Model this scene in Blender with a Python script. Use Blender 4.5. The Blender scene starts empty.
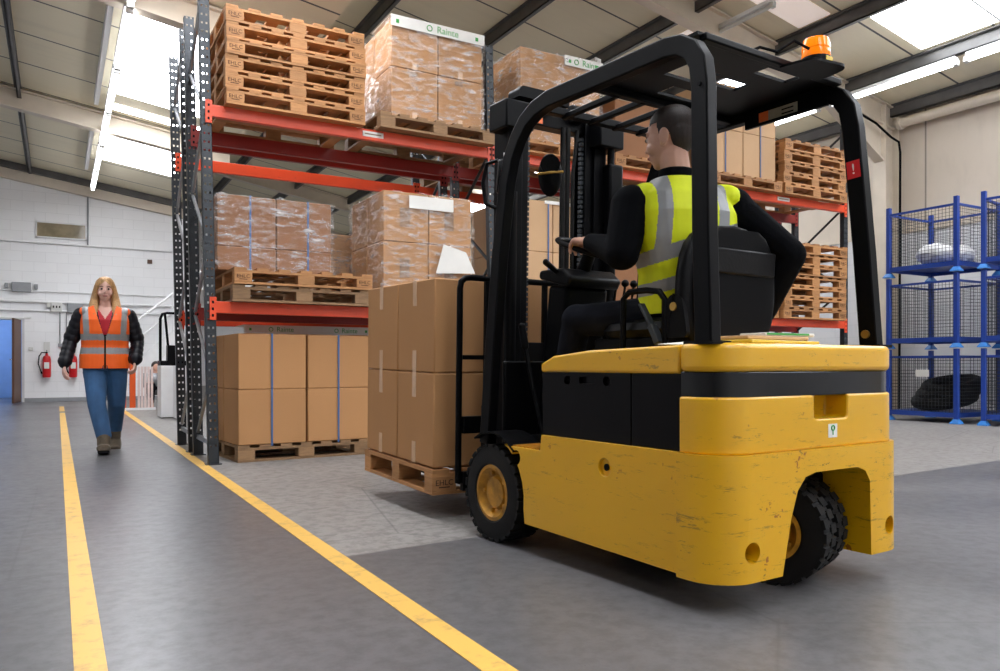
import bpy, bmesh, math, random
from mathutils import Vector, Matrix, Euler
R = math.radians
random.seed(7)
sc = bpy.context.scene
COL = sc.collection
# ------------------------------------------------------------------ camera, world, exposure
cam_d = bpy.data.cameras.new('camera'); cam = bpy.data.objects.new('camera', cam_d); COL.objects.link(cam)
cam.location = (0, 0, 0.83)
cam.rotation_euler = (R(90), 0, -math.atan(443 / 775))
cam_d.sensor_width = 36; cam_d.lens = 775 / 1000 * 36; cam_d.shift_y = 0.0295
cam_d.clip_start = 0.05; cam_d.clip_end = 200
sc.camera = cam
sc.view_settings.view_transform = 'Standard'; sc.view_settings.look = 'None'
sc.view_settings.gamma = 1; sc.view_settings.use_curve_mapping = False
sc.view_settings.exposure = 0.0
W = bpy.data.worlds.new('world'); sc.world = W; W.use_nodes = True
W.node_tree.nodes['Background'].inputs[0].default_value = (0.75, 0.85, 1, 1)
W.node_tree.nodes['Background'].inputs[1].default_value = 1.0
SKY_GLOW = 12.0          # brightness of daylight through the roof sheets
TUBE_GLOW = 14.0        # fluorescent tubes

# ------------------------------------------------------------------ helpers
class MB:
    def __init__(s): s.v = []; s.f = []; s.m = []; s.cur = 0
    def add(s, vs, fs):
        b = len(s.v); s.v += [tuple(v) for v in vs]
        for f in fs: s.f.append([b + i for i in f]); s.m.append(s.cur)
        return s
    def box(s, x0, x1, y0, y1, z0, z1, M=None):
        vs = [Vector((x, y, z)) for z in (z0, z1) for y in (y0, y1) for x in (x0, x1)]
        if M is not None: vs = [M @ v for v in vs]
        return s.add(vs, [(0, 2, 3, 1), (4, 5, 7, 6), (0, 1, 5, 4), (2, 6, 7, 3), (0, 4, 6, 2), (1, 3, 7, 5)])
    def prism(s, poly, a, b, axis='x', M=None):
        n = len(poly)
        def P(p, t):
            v = {'x': (t, p[0], p[1]), 'y': (p[0], t, p[1]), 'z': (p[0], p[1], t)}[axis]
            v = Vector(v); return M @ v if M is not None else v
        vs = [P(p, a) for p in poly] + [P(p, b) for p in poly]
        fs = [list(range(n)), list(range(2 * n - 1, n - 1, -1))]
        for i in range(n): fs.append((i, (i + 1) % n + 0, (i + 1) % n + n, i + n)[::-1])
        return s.add(vs, fs)
    def cyl(s, p, q, r, r2=None, n=16, squash=None):
        p, q = Vector(p), Vector(q); r2 = r if r2 is None else r2
        d = (q - p).normalized(); u = d.orthogonal().normalized(); w = d.cross(u)
        vs = []
        for c, rr in ((p, r), (q, r2)):
            for i in range(n):
                a = 2 * math.pi * i / n; vs.append(c + (u * math.cos(a) + w * math.sin(a)) * rr)
        fs = [(i, (i + 1) % n, (i + 1) % n + n, i + n) for i in range(n)]
        fs += [list(range(n - 1, -1, -1)), list(range(n, 2 * n))]
        return s.add(vs, fs)
    def bar(s, p, q, w, h, up=(0, 0, 1)):
        p, q = Vector(p), Vector(q); d = (q - p).normalized()
        side = d.cross(Vector(up)).normalized(); u = side.cross(d)
        vs = [c + side * a * w / 2 + u * b * h / 2 for c in (p, q) for b in (-1, 1) for a in (-1, 1)]
        return s.add(vs, [(0, 1, 3, 2), (4, 6, 7, 5), (0, 4, 5, 1), (2, 3, 7, 6), (0, 2, 6, 4), (1, 5, 7, 3)])
    def tube(s, pts, r, n=8, closed=False):
        pts = [Vector(p) for p in pts]; N = len(pts); vs = []; fs = []
        prev = None
        for i, p in enumerate(pts):
            if closed: d = (pts[(i + 1) % N] - pts[i - 1]).normalized()
            else: d = (pts[min(i + 1, N - 1)] - pts[max(i - 1, 0)]).normalized()
            u = d.orthogonal().normalized() if prev is None else (prev - d * prev.dot(d)).normalized()
            prev = u; w = d.cross(u); rr = r[i] if isinstance(r, (list, tuple)) else r
            for k in range(n):
                a = 2 * math.pi * k / n; vs.append(p + (u * math.cos(a) + w * math.sin(a)) * rr)
        L = N if closed else N - 1
        for i in range(L):
            for k in range(n):
                a = i * n + k; b = i * n + (k + 1) % n; j = (i + 1) % N
                fs.append((a, b, j * n + (k + 1) % n, j * n + k))
        if not closed: fs += [list(range(n - 1, -1, -1)), list(range((N - 1) * n, N * n))]
        return s.add(vs, fs)
    def ribbon(s, pts, w, h, side=(1, 0, 0)):
        """rectangular section swept along pts; w along `side`, h across"""
        pts = [Vector(p) for p in pts]; N = len(pts); sd = Vector(side).normalized(); vs = []; fs = []
        for i, p in enumerate(pts):
            d = (pts[min(i + 1, N - 1)] - pts[max(i - 1, 0)]).normalized()
            u = sd.cross(d).normalized()
            for a, b in ((-1, -1), (1, -1), (1, 1), (-1, 1)): vs.append(p + sd * a * w / 2 + u * b * h / 2)
        for i in range(N - 1):
            for k in range(4): fs.append((i * 4 + k, i * 4 + (k + 1) % 4, (i + 1) * 4 + (k + 1) % 4, (i + 1) * 4 + k))
        fs += [(3, 2, 1, 0), tuple((N - 1) * 4 + k for k in range(4))]
        return s.add(vs, fs)
    def lathe(s, prof, M=None, n=32):
        """prof: (radius, axial) pairs about local x axis"""
        vs = []; fs = []; K = len(prof)
        for i in range(n):
            a = 2 * math.pi * i / n
            for r, t in prof:
                v = Vector((t, r * math.cos(a), r * math.sin(a))); vs.append(M @ v if M is not None else v)
        for i in range(n):
            j = (i + 1) % n
            for k in range(K - 1): fs.append((i * K + k, i * K + k + 1, j * K + k + 1, j * K + k))
        return s.add(vs, fs)
    def ell(s, c, r, M=None, n=16, m=10):
        """ellipsoid"""
        c = Vector(c); r = r if isinstance(r, (tuple, list)) else (r, r, r); vs = []; fs = []
        def P(v): v = Vector(v); v = (M @ v) if M is not None else v; return c + v
        vs.append(P((0, 0, r[2])))
        for j in range(1, m):
            t = math.pi * j / m
            for i in range(n):
                a = 2 * math.pi * i / n; vs.append(P((r[0] * math.sin(t) * math.cos(a), r[1] * math.sin(t) * math.sin(a), r[2] * math.cos(t))))
        vs.append(P((0, 0, -r[2]))); L = len(vs) - 1
        for i in range(n): fs.append((0, 1 + i, 1 + (i + 1) % n)); fs.append((L, 1 + (m - 2) * n + (i + 1) % n, 1 + (m - 2) * n + i))
        for j in range(m - 2):
            for i in range(n):
                a = 1 + j * n + i; b = 1 + j * n + (i + 1) % n; fs.append((a, a + n, b + n, b))
        return s.add(vs, fs)
    def cap(s, p, q, r, r2=None, n=14):
        """tapered capsule"""
        r2 = r if r2 is None else r2
        s.cyl(p, q, r, r2, n); s.ell(p, r, None, n, 8); s.ell(q, r2, None, n, 8); return s
    def limb(s, pts, rs):
        for i in range(len(pts) - 1): s.cap(pts[i], pts[i + 1], rs[i], rs[i + 1])
        return s
    def loft(s, rings, n=24, sup=2.3):
        """rings: (center, a, b, U, V) superellipse sections"""
        vs = []; fs = []; K = len(rings)
        for c, a, b, U, V in rings:
            c = Vector(c); U = Vector(U); V = Vector(V)
            for i in range(n):
                t = 2 * math.pi * i / n; ct, st = math.cos(t), math.sin(t)
                vs.append(c + U * a * math.copysign(abs(ct) ** (2 / sup), ct) + V * b * math.copysign(abs(st) ** (2 / sup), st))
        for k in range(K - 1):
            for i in range(n): fs.append((k * n + i, k * n + (i + 1) % n, (k + 1) * n + (i + 1) % n, (k + 1) * n + i))
        fs += [list(range(n - 1, -1, -1)), list(range((K - 1) * n, K * n))]
        return s.add(vs, fs)
    def mesh(s, name):
        me = bpy.data.meshes.new(name); me.from_pydata(s.v, [], s.f)
        for p, m in zip(me.polygons, s.m): p.material_index = m
        bm = bmesh.new(); bm.from_mesh(me); bmesh.ops.recalc_face_normals(bm, faces=bm.faces); bm.to_mesh(me); bm.free()
        return me
    def build(s, name, mats, parent=None, smooth=False, bevel=0, seg=2, loc=None, rot=None, angle=40):
        me = s.mesh(name)
        return link(name, me, mats, parent, smooth, bevel, seg, loc, rot, angle)

def link(name, me, mats, parent=None, smooth=False, bevel=0, seg=2, loc=None, rot=None, angle=40):
    if not isinstance(mats, (list, tuple)): mats = [mats]
    me.materials.clear()
    for m in mats: me.materials.append(m)
    o = bpy.data.objects.new(name, me); COL.objects.link(o)
    if parent: o.parent = parent
    if loc: o.location = loc
    if rot: o.rotation_euler = rot
    if bevel:
        b = o.modifiers.new('bevel', 'BEVEL'); b.width = bevel; b.segments = seg; b.limit_method = 'ANGLE'; b.angle_limit = R(35); b.harden_normals = False
    if smooth or bevel:
        for p in me.polygons: p.use_smooth = True
        try: me.set_sharp_from_angle(angle=R(angle))
        except Exception: pass
    return o

def baked(o):
    """apply the modifiers of o by evaluating it"""
    dg = bpy.context.evaluated_depsgraph_get(); dg.update()
    me = bpy.data.meshes.new_from_object(o.evaluated_get(dg)); return me

def fuse(name, mb, mats, parent=None, voxel=.008, it=4, drop=None, assign=None):
    """one continuous skin over the overlapping shapes in mb"""
    t = mb.build('tmp', [], None)
    m = t.modifiers.new('r', 'REMESH'); m.mode = 'VOXEL'; m.voxel_size = voxel; m.use_smooth_shade = True
    sm = t.modifiers.new('s', 'SMOOTH'); sm.factor = .5; sm.iterations = it
    me = baked(t); bpy.data.objects.remove(t); me.name = name
    if drop:
        bm = bmesh.new(); bm.from_mesh(me)
        bmesh.ops.delete(bm, geom=[f for f in bm.faces if drop(f.calc_center_median())], context='FACES'); bm.to_mesh(me); bm.free()
    o = link(name, me, mats, parent)
    for p in me.polygons:
        p.use_smooth = True
        if assign: p.material_index = assign(p.center)
    return o

def cut(mb, cutters, name):
    """mb minus each cutter (all closed MBs) -> mesh"""
    o = mb.build('tmp', []); cs = []
    for c in cutters:
        co = c.build('cut', []); cs.append(co)
        m = o.modifiers.new('b', 'BOOLEAN'); m.operation = 'DIFFERENCE'; m.object = co; m.solver = 'EXACT'
    me = baked(o); me.name = name
    for c in cs + [o]: bpy.data.objects.remove(c)
    return me

def tag(o, label=None, cat=None, group=None, kind=None):
    if label: o['label'] = label
    if cat: o['category'] = cat
    if group: o['group'] = group
    if kind: o['kind'] = kind
    return o
def thing(name, label, cat, loc=(0, 0, 0), rz=0, group=None, rot=None):
    o = bpy.data.objects.new(name, None); COL.objects.link(o); o.empty_display_size = .1
    o.location = loc; o.rotation_euler = rot if rot else (0, 0, rz)
    return tag(o, label, cat, group)
def copy_tree(o, parent=None):
    c = o.copy(); COL.objects.link(c)
    if parent: c.parent = parent
    for ch in list(o.children): copy_tree(ch, c)
    return c
def struct(o): o['kind'] = 'structure'; return o

# ------------------------------------------------------------------ materials
def base(name):
    m = bpy.data.materials.new(name); m.use_nodes = True
    nt = m.node_tree; return m, nt, nt.nodes['Principled BSDF']
def N(nt, t, **k):
    n = nt.nodes.new(t)
    for a, b in k.items(): setattr(n, a, b)
    return n
def coords(nt, scale=(1, 1, 1), kind='Object'):
    tc = N(nt, 'ShaderNodeTexCoord'); mp = N(nt, 'ShaderNodeMapping'); mp.inputs['Scale'].default_value = scale
    nt.links.new(tc.outputs[kind], mp.inputs[0]); return mp.outputs[0]
def noise(nt, co, scale, detail=4, rough=.55):
    n = N(nt, 'ShaderNodeTexNoise'); n.inputs['Scale'].default_value = scale; n.inputs['Detail'].default_value = detail
    n.inputs['Roughness'].default_value = rough; nt.links.new(co, n.inputs['Vector']); return n.outputs['Fac']
def ramp(nt, fac, stops):
    r = N(nt, 'ShaderNodeValToRGB'); e = r.color_ramp.elements
    while len(e) < len(stops): e.new(.5)
    for i, (p, c) in enumerate(stops):
        e[i].position = p; e[i].color = (c, c, c, 1) if isinstance(c, (int, float)) else tuple(c) + (1,)
    nt.links.new(fac, r.inputs[0]); return r.outputs[0]
def mixc(nt, fac, a, b, mode='MIX'):
    m = N(nt, 'ShaderNodeMix', data_type='RGBA', blend_type=mode)
    for s, v in ((0, fac), (6, a), (7, b)):
        if hasattr(v, 'links'): nt.links.new(v, m.inputs[s])
        elif isinstance(v, (int, float)): m.inputs[s].default_value = v
        else: m.inputs[s].default_value = tuple(v) + (1,)
    return m.outputs[2]
def math_(nt, op, a, b=0, clamp=False):
    m = N(nt, 'ShaderNodeMath', operation=op, use_clamp=clamp)
    for i, v in enumerate((a, b)):
        if hasattr(v, 'links'): nt.links.new(v, m.inputs[i])
        else: m.inputs[i].default_value = v
    return m.outputs[0]
def bump(nt, bs, h, strength=.2, dist=.01):
    b = N(nt, 'ShaderNodeBump'); b.inputs['Strength'].default_value = strength; b.inputs['Distance'].default_value = dist
    nt.links.new(h, b.inputs['Height']); nt.links.new(b.outputs[0], bs.inputs['Normal'])
def sep(nt, co):
    s = N(nt, 'ShaderNodeSeparateXYZ'); nt.links.new(co, s.inputs[0]); return s.outputs
def lin(c):  # sRGB 0-255 -> linear
    return tuple(((x / 255) / 12.92 if x / 255 <= .04045 else ((x / 255 + .055) / 1.055) ** 2.4) for x in c)
def simple(name, rgb, rough=.5, metal=0, var=.12, scale=6, bmp=0, stretch=(1, 1, 1), spec=.5):
    m, nt, bs = base(name); c = lin(rgb); co = coords(nt, stretch)
    f = noise(nt, co, scale); a = tuple(x * (1 - var) for x in c); b = tuple(min(1, x * (1 + var)) for x in c)
    nt.links.new(ramp(nt, f, [(.3, a), (.7, b)]), bs.inputs['Base Color'])
    bs.inputs['Roughness'].default_value = rough; bs.inputs['Metallic'].default_value = metal
    bs.inputs['Specular IOR Level'].default_value = spec
    if bmp: bump(nt, bs, noise(nt, co, scale * 8), bmp, .004)
    return m
def emis(name, rgb, strength):
    m, nt, bs = base(name); bs.inputs['Base Color'].default_value = (.8, .8, .8, 1)
    bs.inputs['Emission Color'].default_value = tuple(lin(rgb)) + (1,); bs.inputs['Emission Strength'].default_value = strength
    bs.inputs['Roughness'].default_value = .5
    return m

M = {}
# floor: grey paint with a bare concrete bay behind the aisle line
def floor_mat():
    m, nt, bs = base('floor_paint'); co = coords(nt); X, Y, Z = sep(nt, co)
    lim = math_(nt, 'ADD', math_(nt, 'MULTIPLY', X, .075), 3.17)
    bare = math_(nt, 'MULTIPLY', math_(nt, 'GREATER_THAN', X, 1.07), math_(nt, 'GREATER_THAN', Y, lim))
    n1 = noise(nt, co, .9, 6); n2 = noise(nt, co, 14, 8, .7); n3 = noise(nt, co, 60, 3)
    paint = mixc(nt, n1, lin((84, 84, 87)), lin((112, 110, 111)))
    paint = mixc(nt, ramp(nt, n2, [(.42, .0), (.62, .6)]), paint, lin((74, 72, 73)))
    conc = mixc(nt, n1, lin((122, 118, 114)), lin((154, 150, 146)))
    conc = mixc(nt, ramp(nt, n2, [(.45, 0), (.60, .7)]), conc, lin((104, 100, 96)))
    col = mixc(nt, bare, paint, conc)
    # chipped scuffs and hairline cracks
    vo = N(nt, 'ShaderNodeTexVoronoi', feature='DISTANCE_TO_EDGE'); vo.inputs['Scale'].default_value = .55
    wv = mixc(nt, .12, co, N(nt, 'ShaderNodeTexNoise').outputs[1]); nt.links.new(wv, vo.inputs['Vector'])
    crack = ramp(nt, vo.outputs['Distance'], [(0, .5), (.004, 0)])
    col = mixc(nt, crack, col, lin((70, 68, 68)))
    sp = ramp(nt, noise(nt, coords(nt, (1, 2.2, 1)), 5, 9, .75), [(.61, 0), (.66, .75)])
    col = mixc(nt, sp, col, lin((98, 92, 88)))
    nt.links.new(col, bs.inputs['Base Color'])
    ro = ramp(nt, n1, [(.3, .20), (.7, .33)]); ro2 = mixc(nt, bare, ro, (.5, .5, .5))
    ro2 = mixc(nt, math_(nt, 'MULTIPLY', n2, .6), ro2, (.5, .5, .5))
    nt.links.new(ro2, bs.inputs['Roughness']); bump(nt, bs, n2, .12, .004)
    return m
M['floor'] = floor_mat()
def line_mat():
    m, nt, bs = base('line_paint'); co = coords(nt); n = noise(nt, co, 9, 8, .7)
    nt.links.new(mixc(nt, ramp(nt, n, [(.52, 0), (.66, .7)]), lin((226, 178, 84)), lin((170, 135, 80))), bs.inputs['Base Color'])
    bs.inputs['Roughness'].default_value = .45; return m
M['line'] = line_mat()
def block_mat(name, rgb, sc_=(1, 1, 1), mortar=.86, off=(0, 0, 0), plane='xz'):
    m, nt, bs = base(name); co = coords(nt); X, Y, Z = sep(nt, co)
    cb = N(nt, 'ShaderNodeCombineXYZ'); nt.links.new(X if plane == 'xz' else Y, cb.inputs[0]); nt.links.new(Z, cb.inputs[1])
    br = N(nt, 'ShaderNodeTexBrick'); br.inputs['Scale'].default_value = 1; br.inputs['Brick Width'].default_value = .45; br.inputs['Row Height'].default_value = .225
    br.inputs['Mortar Size'].default_value = .006; br.inputs['Mortar Smooth'].default_value = .6
    nt.links.new(cb.outputs[0], br.inputs['Vector']); c = lin(rgb)
    br.inputs['Color1'].default_value = c + (1,); br.inputs['Color2'].default_value = tuple(x * .97 for x in c) + (1,)
    br.inputs['Mortar'].default_value = tuple(x * mortar for x in c) + (1,)
    n = noise(nt, co, 1.3, 6)
    nt.links.new(mixc(nt, ramp(nt, n, [(.4, 0), (.8, .35)]), br.outputs[0], tuple(x * .86 for x in c)), bs.inputs['Base Color'])
    bs.inputs['Roughness'].default_value = .6; bump(nt, bs, br.outputs['Fac'], -.25, .004); return m
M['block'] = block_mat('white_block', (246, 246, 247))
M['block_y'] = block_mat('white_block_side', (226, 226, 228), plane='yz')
def panel_mat(name, rgb, period, wid, axis, dark, var=.08):
    m, nt, bs = base(name); co = coords(nt); o = sep(nt, co)
    fr = math_(nt, 'FRACT', math_(nt, 'DIVIDE', o[axis], period)); ln = math_(nt, 'LESS_THAN', fr, wid / period)
    c = lin(rgb); n = noise(nt, co, .8, 5)
    colr = mixc(nt, n, tuple(x * (1 - var) for x in c), tuple(x * (1 + var) for x in c))
    st = ramp(nt, noise(nt, coords(nt, (.4, 3, 1)), 2, 6), [(.5, 0), (.75, .3)])
    colr = mixc(nt, st, colr, tuple(x * .8 for x in c))
    nt.links.new(mixc(nt, ln, colr, lin(dark)), bs.inputs['Base Color']); bs.inputs['Roughness'].default_value = .45; return m
M['roof_pale'] = panel_mat('pale_roof_sheet', (230, 220, 192), 1.2, .035, 1, (70, 68, 66))  # lighter colour in place of more light on the left roof
M['roof'] = panel_mat('roof_sheet', (168, 155, 132), 1.2, .035, 1, (58, 56, 56))
M['clad'] = panel_mat('wall_cladding', (214, 202, 186), 1.58, .03, 1, (150, 140, 128), .04)
M['cream'] = simple('cream_steel', (216, 204, 186), .5, 0, .06, 3)
M['purlin'] = simple('galvanised_purlin', (98, 97, 96), .45, .3, .15, 4)
M['white'] = simple('white_paint', (232, 232, 232), .4, 0, .04)
M['offwhite'] = simple('offwhite_plastic', (214, 214, 210), .4, 0, .05)
M['grey'] = simple('grey_box', (150, 152, 155), .4, .2, .08)
M['sky'] = emis('daylight_sheet', (244, 248, 255), SKY_GLOW)
M['tube'] = emis('fluorescent', (250, 250, 255), TUBE_GLOW)
M['trans'] = emis('dull_rooflight', (228, 204, 190), .5)
M['blue_room'] = simple('blue_room_paint', (150, 182, 220), .6, 0, .05)
M['door'] = simple('door_wood', (92, 60, 42), .5, 0, .15, 4, 0, (6, 6, .6))
M['upright'] = simple('upright_steel', (52, 56, 60), .4, .35, .12, 8)
M['galv'] = simple('galvanised_brace', (165, 168, 172), .38, .6, .15, 10)
def beam_mat(name, rgb):
    m, nt, bs = base(name); co = coords(nt); c = lin(rgb)
    sp = ramp(nt, noise(nt, coords(nt, (1, 1, 4)), 9, 8, .7), [(.64, 0), (.68, .5)])
    nt.links.new(mixc(nt, sp, mixc(nt, noise(nt, co, 3), tuple(x * .85 for x in c), tuple(x * 1.1 for x in c)), lin((120, 50, 35))), bs.inputs['Base Color'])
    bs.inputs['Roughness'].default_value = .38; return m
M['orange'] = beam_mat('orange_beam', (226, 76, 38))
M['darkred'] = beam_mat('dark_red_beam', (150, 34, 26))
def wood_mat(name, a, b, dark=.5):
    m, nt, bs = base(name)
    oi = N(nt, 'ShaderNodeObjectInfo'); co = coords(nt, (1, 1, 1)); 
    ad = N(nt, 'ShaderNodeVectorMath', operation='ADD'); nt.links.new(co, ad.inputs[0]); nt.links.new(oi.outputs['Random'], ad.inputs[1])
    mp = N(nt, 'ShaderNodeMapping'); mp.inputs['Scale'].default_value = (1.5, 1.5, 9); nt.links.new(ad.outputs[0], mp.inputs[0])
    g = noise(nt, mp.outputs[0], 7, 6, .65)
    c = mixc(nt, g, lin(a), lin(b)); tint = ramp(nt, oi.outputs['Random'], [(0, dark + .2), (1, 1.0)])
    c = mixc(nt, 1.0, c, tint, 'MULTIPLY')
    nt.links.new(c, bs.inputs['Base Color']); bs.inputs['Roughness'].default_value = .65; bump(nt, bs, g, .2, .003); return m
M['wood'] = wood_mat('pallet_wood', (216, 160, 102), (152, 98, 54))
M['wood_old'] = wood_mat('weathered_pallet_wood', (178, 140, 98), (110, 80, 54))
def card_mat(name, rgb):
    m, nt, bs = base(name); co = coords(nt); c = lin(rgb); oi = N(nt, 'ShaderNodeObjectInfo')
    a = mixc(nt, noise(nt, co, 2.2, 5), tuple(x * .9 for x in c), tuple(x * 1.06 for x in c))
    a = mixc(nt, ramp(nt, noise(nt, coords(nt, (1, 1, 1)), 160, 2), [(.4, 0), (.7, .18)]), a, tuple(x * .75 for x in c))
    a = mixc(nt, 1.0, a, ramp(nt, oi.outputs['Random'], [(0, .9), (1, 1.0)]), 'MULTIPLY')
    nt.links.new(a, bs.inputs['Base Color']); bs.inputs['Roughness'].default_value = .7
    bs.inputs['Specular IOR Level'].default_value = .3; return m
M['card'] = card_mat('cardboard', (188, 139, 92))
M['card_pale'] = card_mat('pale_cardboard', (206, 168, 128))
M['card_dark'] = card_mat('dark_cardboard', (150, 104, 70))
M['tape'] = simple('packing_tape', (214, 178, 145), .18, 0, .08, 12)
M['seam'] = simple('carton_seam_shadow_line', (96, 68, 44), .8, 0, .05)
M['strap'] = simple('blue_strap', (62, 98, 150), .4, 0, .05)
M['paper'] = simple('white_paper', (230, 228, 222), .6, 0, .04)
M['print'] = simple('grey_print', (142, 112, 86), .6, 0, .1, 30)
M['ink'] = simple('burnt_ink', (72, 44, 28), .8, 0, .1)
M['green_ink'] = simple('green_ink', (64, 160, 72), .6, 0, .05)
def wrap_mat():
    m = bpy.data.materials.new('stretch_film'); m.use_nodes = True; nt = m.node_tree; nt.nodes.clear()
    out = N(nt, 'ShaderNodeOutputMaterial'); mx = N(nt, 'ShaderNodeMixShader'); tr = N(nt, 'ShaderNodeBsdfTransparent')
    bs = N(nt, 'ShaderNodeBsdfPrincipled'); bs.inputs['Base Color'].default_value = (.85, .85, .85, 1); bs.inputs['Roughness'].default_value = .12; bs.inputs['Coat Weight'].default_value = 1.0; bs.inputs['Coat Roughness'].default_value = .05
    co = coords(nt, (1.6, 1.6, 6)); n1 = noise(nt, co, 4, 7, .68); n2 = noise(nt, coords(nt, (3, 3, 1)), 3, 6, .7)
    f = math_(nt, 'MULTIPLY', ramp(nt, n1, [(.47, .06), (.68, .75)]), ramp(nt, n2, [(.3, .45), (.7, 1.0)]))  # whiter patches stand in for highlights on the wrinkled film
    nt.links.new(f, mx.inputs[0]); nt.links.new(tr.outputs[0], mx.inputs[1]); nt.links.new(bs.outputs[0], mx.inputs[2]); nt.links.new(mx.outputs[0], out.inputs[0])
    b = N(nt, 'ShaderNodeBump'); b.inputs['Strength'].default_value = .9; b.inputs['Distance'].default_value = .02
    nt.links.new(n1, b.inputs['Height']); nt.links.new(b.outputs[0], bs.inputs['Normal']); return m
M['film'] = wrap_mat()
def truck_yellow(name, wear):
    m, nt, bs = base(name); co = coords(nt); X, Y, Z = sep(nt, co); c = lin((228, 172, 10))
    a = mixc(nt, noise(nt, co, 2, 5), tuple(x * .9 for x in c), tuple(x * 1.05 for x in c))
    st = noise(nt, coords(nt, (2, 2, 14)), 3.2, 9, .8)
    a = mixc(nt, ramp(nt, st, [(.60 - .03 * wear, 0), (.65 - .03 * wear, .6 * wear)]), a, lin((72, 56, 34)))
    ch = noise(nt, coords(nt, (1, 1, 1.8)), 9, 8, .75)
    a = mixc(nt, ramp(nt, ch, [(.67 - .05 * wear, 0), (.70 - .05 * wear, .85 * wear)]), a, lin((60, 42, 34)))
    rd = noise(nt, coords(nt, (1, 1, 1)), 7.3, 4, .8)
    bl = noise(nt, coords(nt, (1, 1, 2.6)), 4.6, 9, .85)
    a = mixc(nt, ramp(nt, bl, [(.60, 0), (.66, .75 * max(0, wear - .55) / .45)]), a, lin((66, 52, 38)))
    a = mixc(nt, ramp(nt, rd, [(.66, 0), (.68, .8 * wear)]), a, lin((130, 40, 24)))
    nt.links.new(a, bs.inputs['Base Color']); bs.inputs['Roughness'].default_value = .3
    bs.inputs['Coat Weight'].default_value = .25; bs.inputs['Coat Roughness'].default_value = .15; return m
M['yellow'] = truck_yellow('truck_yellow', .6)
M['yellow_worn'] = truck_yellow('scuffed_truck_yellow', 1.0)
M['rim'] = simple('rim_gold', (176, 124, 30), .45, .1, .5, 14)
M['black'] = simple('black_paint', (5, 5, 7), .45, 0, .15, 12, spec=.1)
M['black_matt'] = simple('matt_black_steel', (6, 6, 8), .42, 0, .2, 20, spec=.11)
M['black_gloss'] = simple('gloss_black_band', (8, 8, 10), .12, 0, .2, 6, spec=.35)
M['panel'] = simple('dark_battery_panel', (9, 7, 9), .3, 0, .25, 3, spec=.14)
M['rubber'] = simple('tyre_rubber', (18, 17, 17), .7, 0, .2, 20, .3, spec=.25)
M['vinyl'] = simple('black_vinyl', (7, 7, 9), .4, 0, .12, 14, .2, spec=.16)
M['chrome'] = simple('bright_steel', (190, 190, 190), .22, .9, .05)
M['brass'] = simple('brass_bolt', (176, 140, 70), .35, .8, .1)
M['amber'] = simple('amber_lens', (255, 130, 10), .15, 0, .08, 20)
M['amber'].node_tree.nodes['Principled BSDF'].inputs['Emission Color'].default_value = (1, .2, 0, 1)
M['amber'].node_tree.nodes['Principled BSDF'].inputs['Emission Strength'].default_value = .5
M['label_or'] = simple('orange_sticker', (236, 110, 50), .4, 0, .05)
M['label_ye'] = simple('yellow_sticker', (228, 196, 60), .4, 0, .05)
M['label_gr'] = simple('grey_sticker', (150, 142, 130), .4, 0, .1, 40)
M['label_rd'] = simple('red_sticker', (208, 22, 30), .4, 0, .03)
M['blue'] = simple('blue_cage_paint', (26, 64, 152), .4, 0, .1, 10)
M['foot_blue'] = simple('light_blue_foot', (56, 128, 206), .4, 0, .1, 10)
M['red'] = simple('extinguisher_red', (200, 24, 30), .3, 0, .05)
M['orange_p'] = simple('orange_post_paint', (228, 92, 34), .4, 0, .06)
M['skin'] = simple('skin', (206, 158, 136), .5, 0, .05, 10)
M['skin2'] = simple('skin_light', (222, 176, 160), .5, 0, .05, 10)
M['lips'] = simple('lips', (178, 108, 100), .45, 0, .04)
M['eyew'] = simple('eye_white', (190, 170, 160), .3, 0, .02)
M['eyeb'] = simple('eye_dark', (38, 28, 24), .2, 0, .02)
M['hair_br'] = simple('dark_brown_hair', (40, 28, 22), .55, 0, .35, 60, .4, (3, 3, 1))
M['hair_bl'] = simple('blonde_hair', (190, 146, 96), .45, 0, .3, 30, .5, (5, 5, .5))
M['navy'] = simple('black_sweater', (6, 7, 11), .9, 0, .2, 14, .3, spec=.1)
M['puffer'] = simple('dark_padded_jacket', (14, 14, 22), .45, 0, .25, 12, spec=.3)
M['jeans_d'] = simple('dark_jeans', (20, 22, 29), .9, 0, .3, 10, .3, spec=.1)
M['jeans'] = simple('blue_jeans', (46, 84, 124), .8, 0, .35, 5, .3, (1, 1, .6))
M['boot'] = simple('brown_boot', (92, 80, 64), .7, 0, .35, 14, .4)
M['redshirt'] = simple('red_shirt', (190, 26, 44), .7, 0, .08)
M['reflect'] = simple('reflective_tape', (150, 152, 154), .4, .15, .06, 20)
M['hi_or'] = simple('orange_hi_vis', (255, 104, 24), .6, 0, .04, 8)
M['hi_ye'] = simple('yellow_hi_vis', (228, 240, 6), .6, 0, .08, 8)

def text(name, s, size, loc, rot, mat, parent=None, ext=.0008):
    cu = bpy.data.curves.new(name, 'FONT'); cu.body = s; cu.size = size; cu.extrude = ext; cu.align_x = 'CENTER'; cu.align_y = 'CENTER'
    o = bpy.data.objects.new(name, cu); COL.objects.link(o)
    me = baked(o); bpy.data.objects.remove(o)
    return link(name, me, mat, parent, loc=loc, rot=rot)

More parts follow.
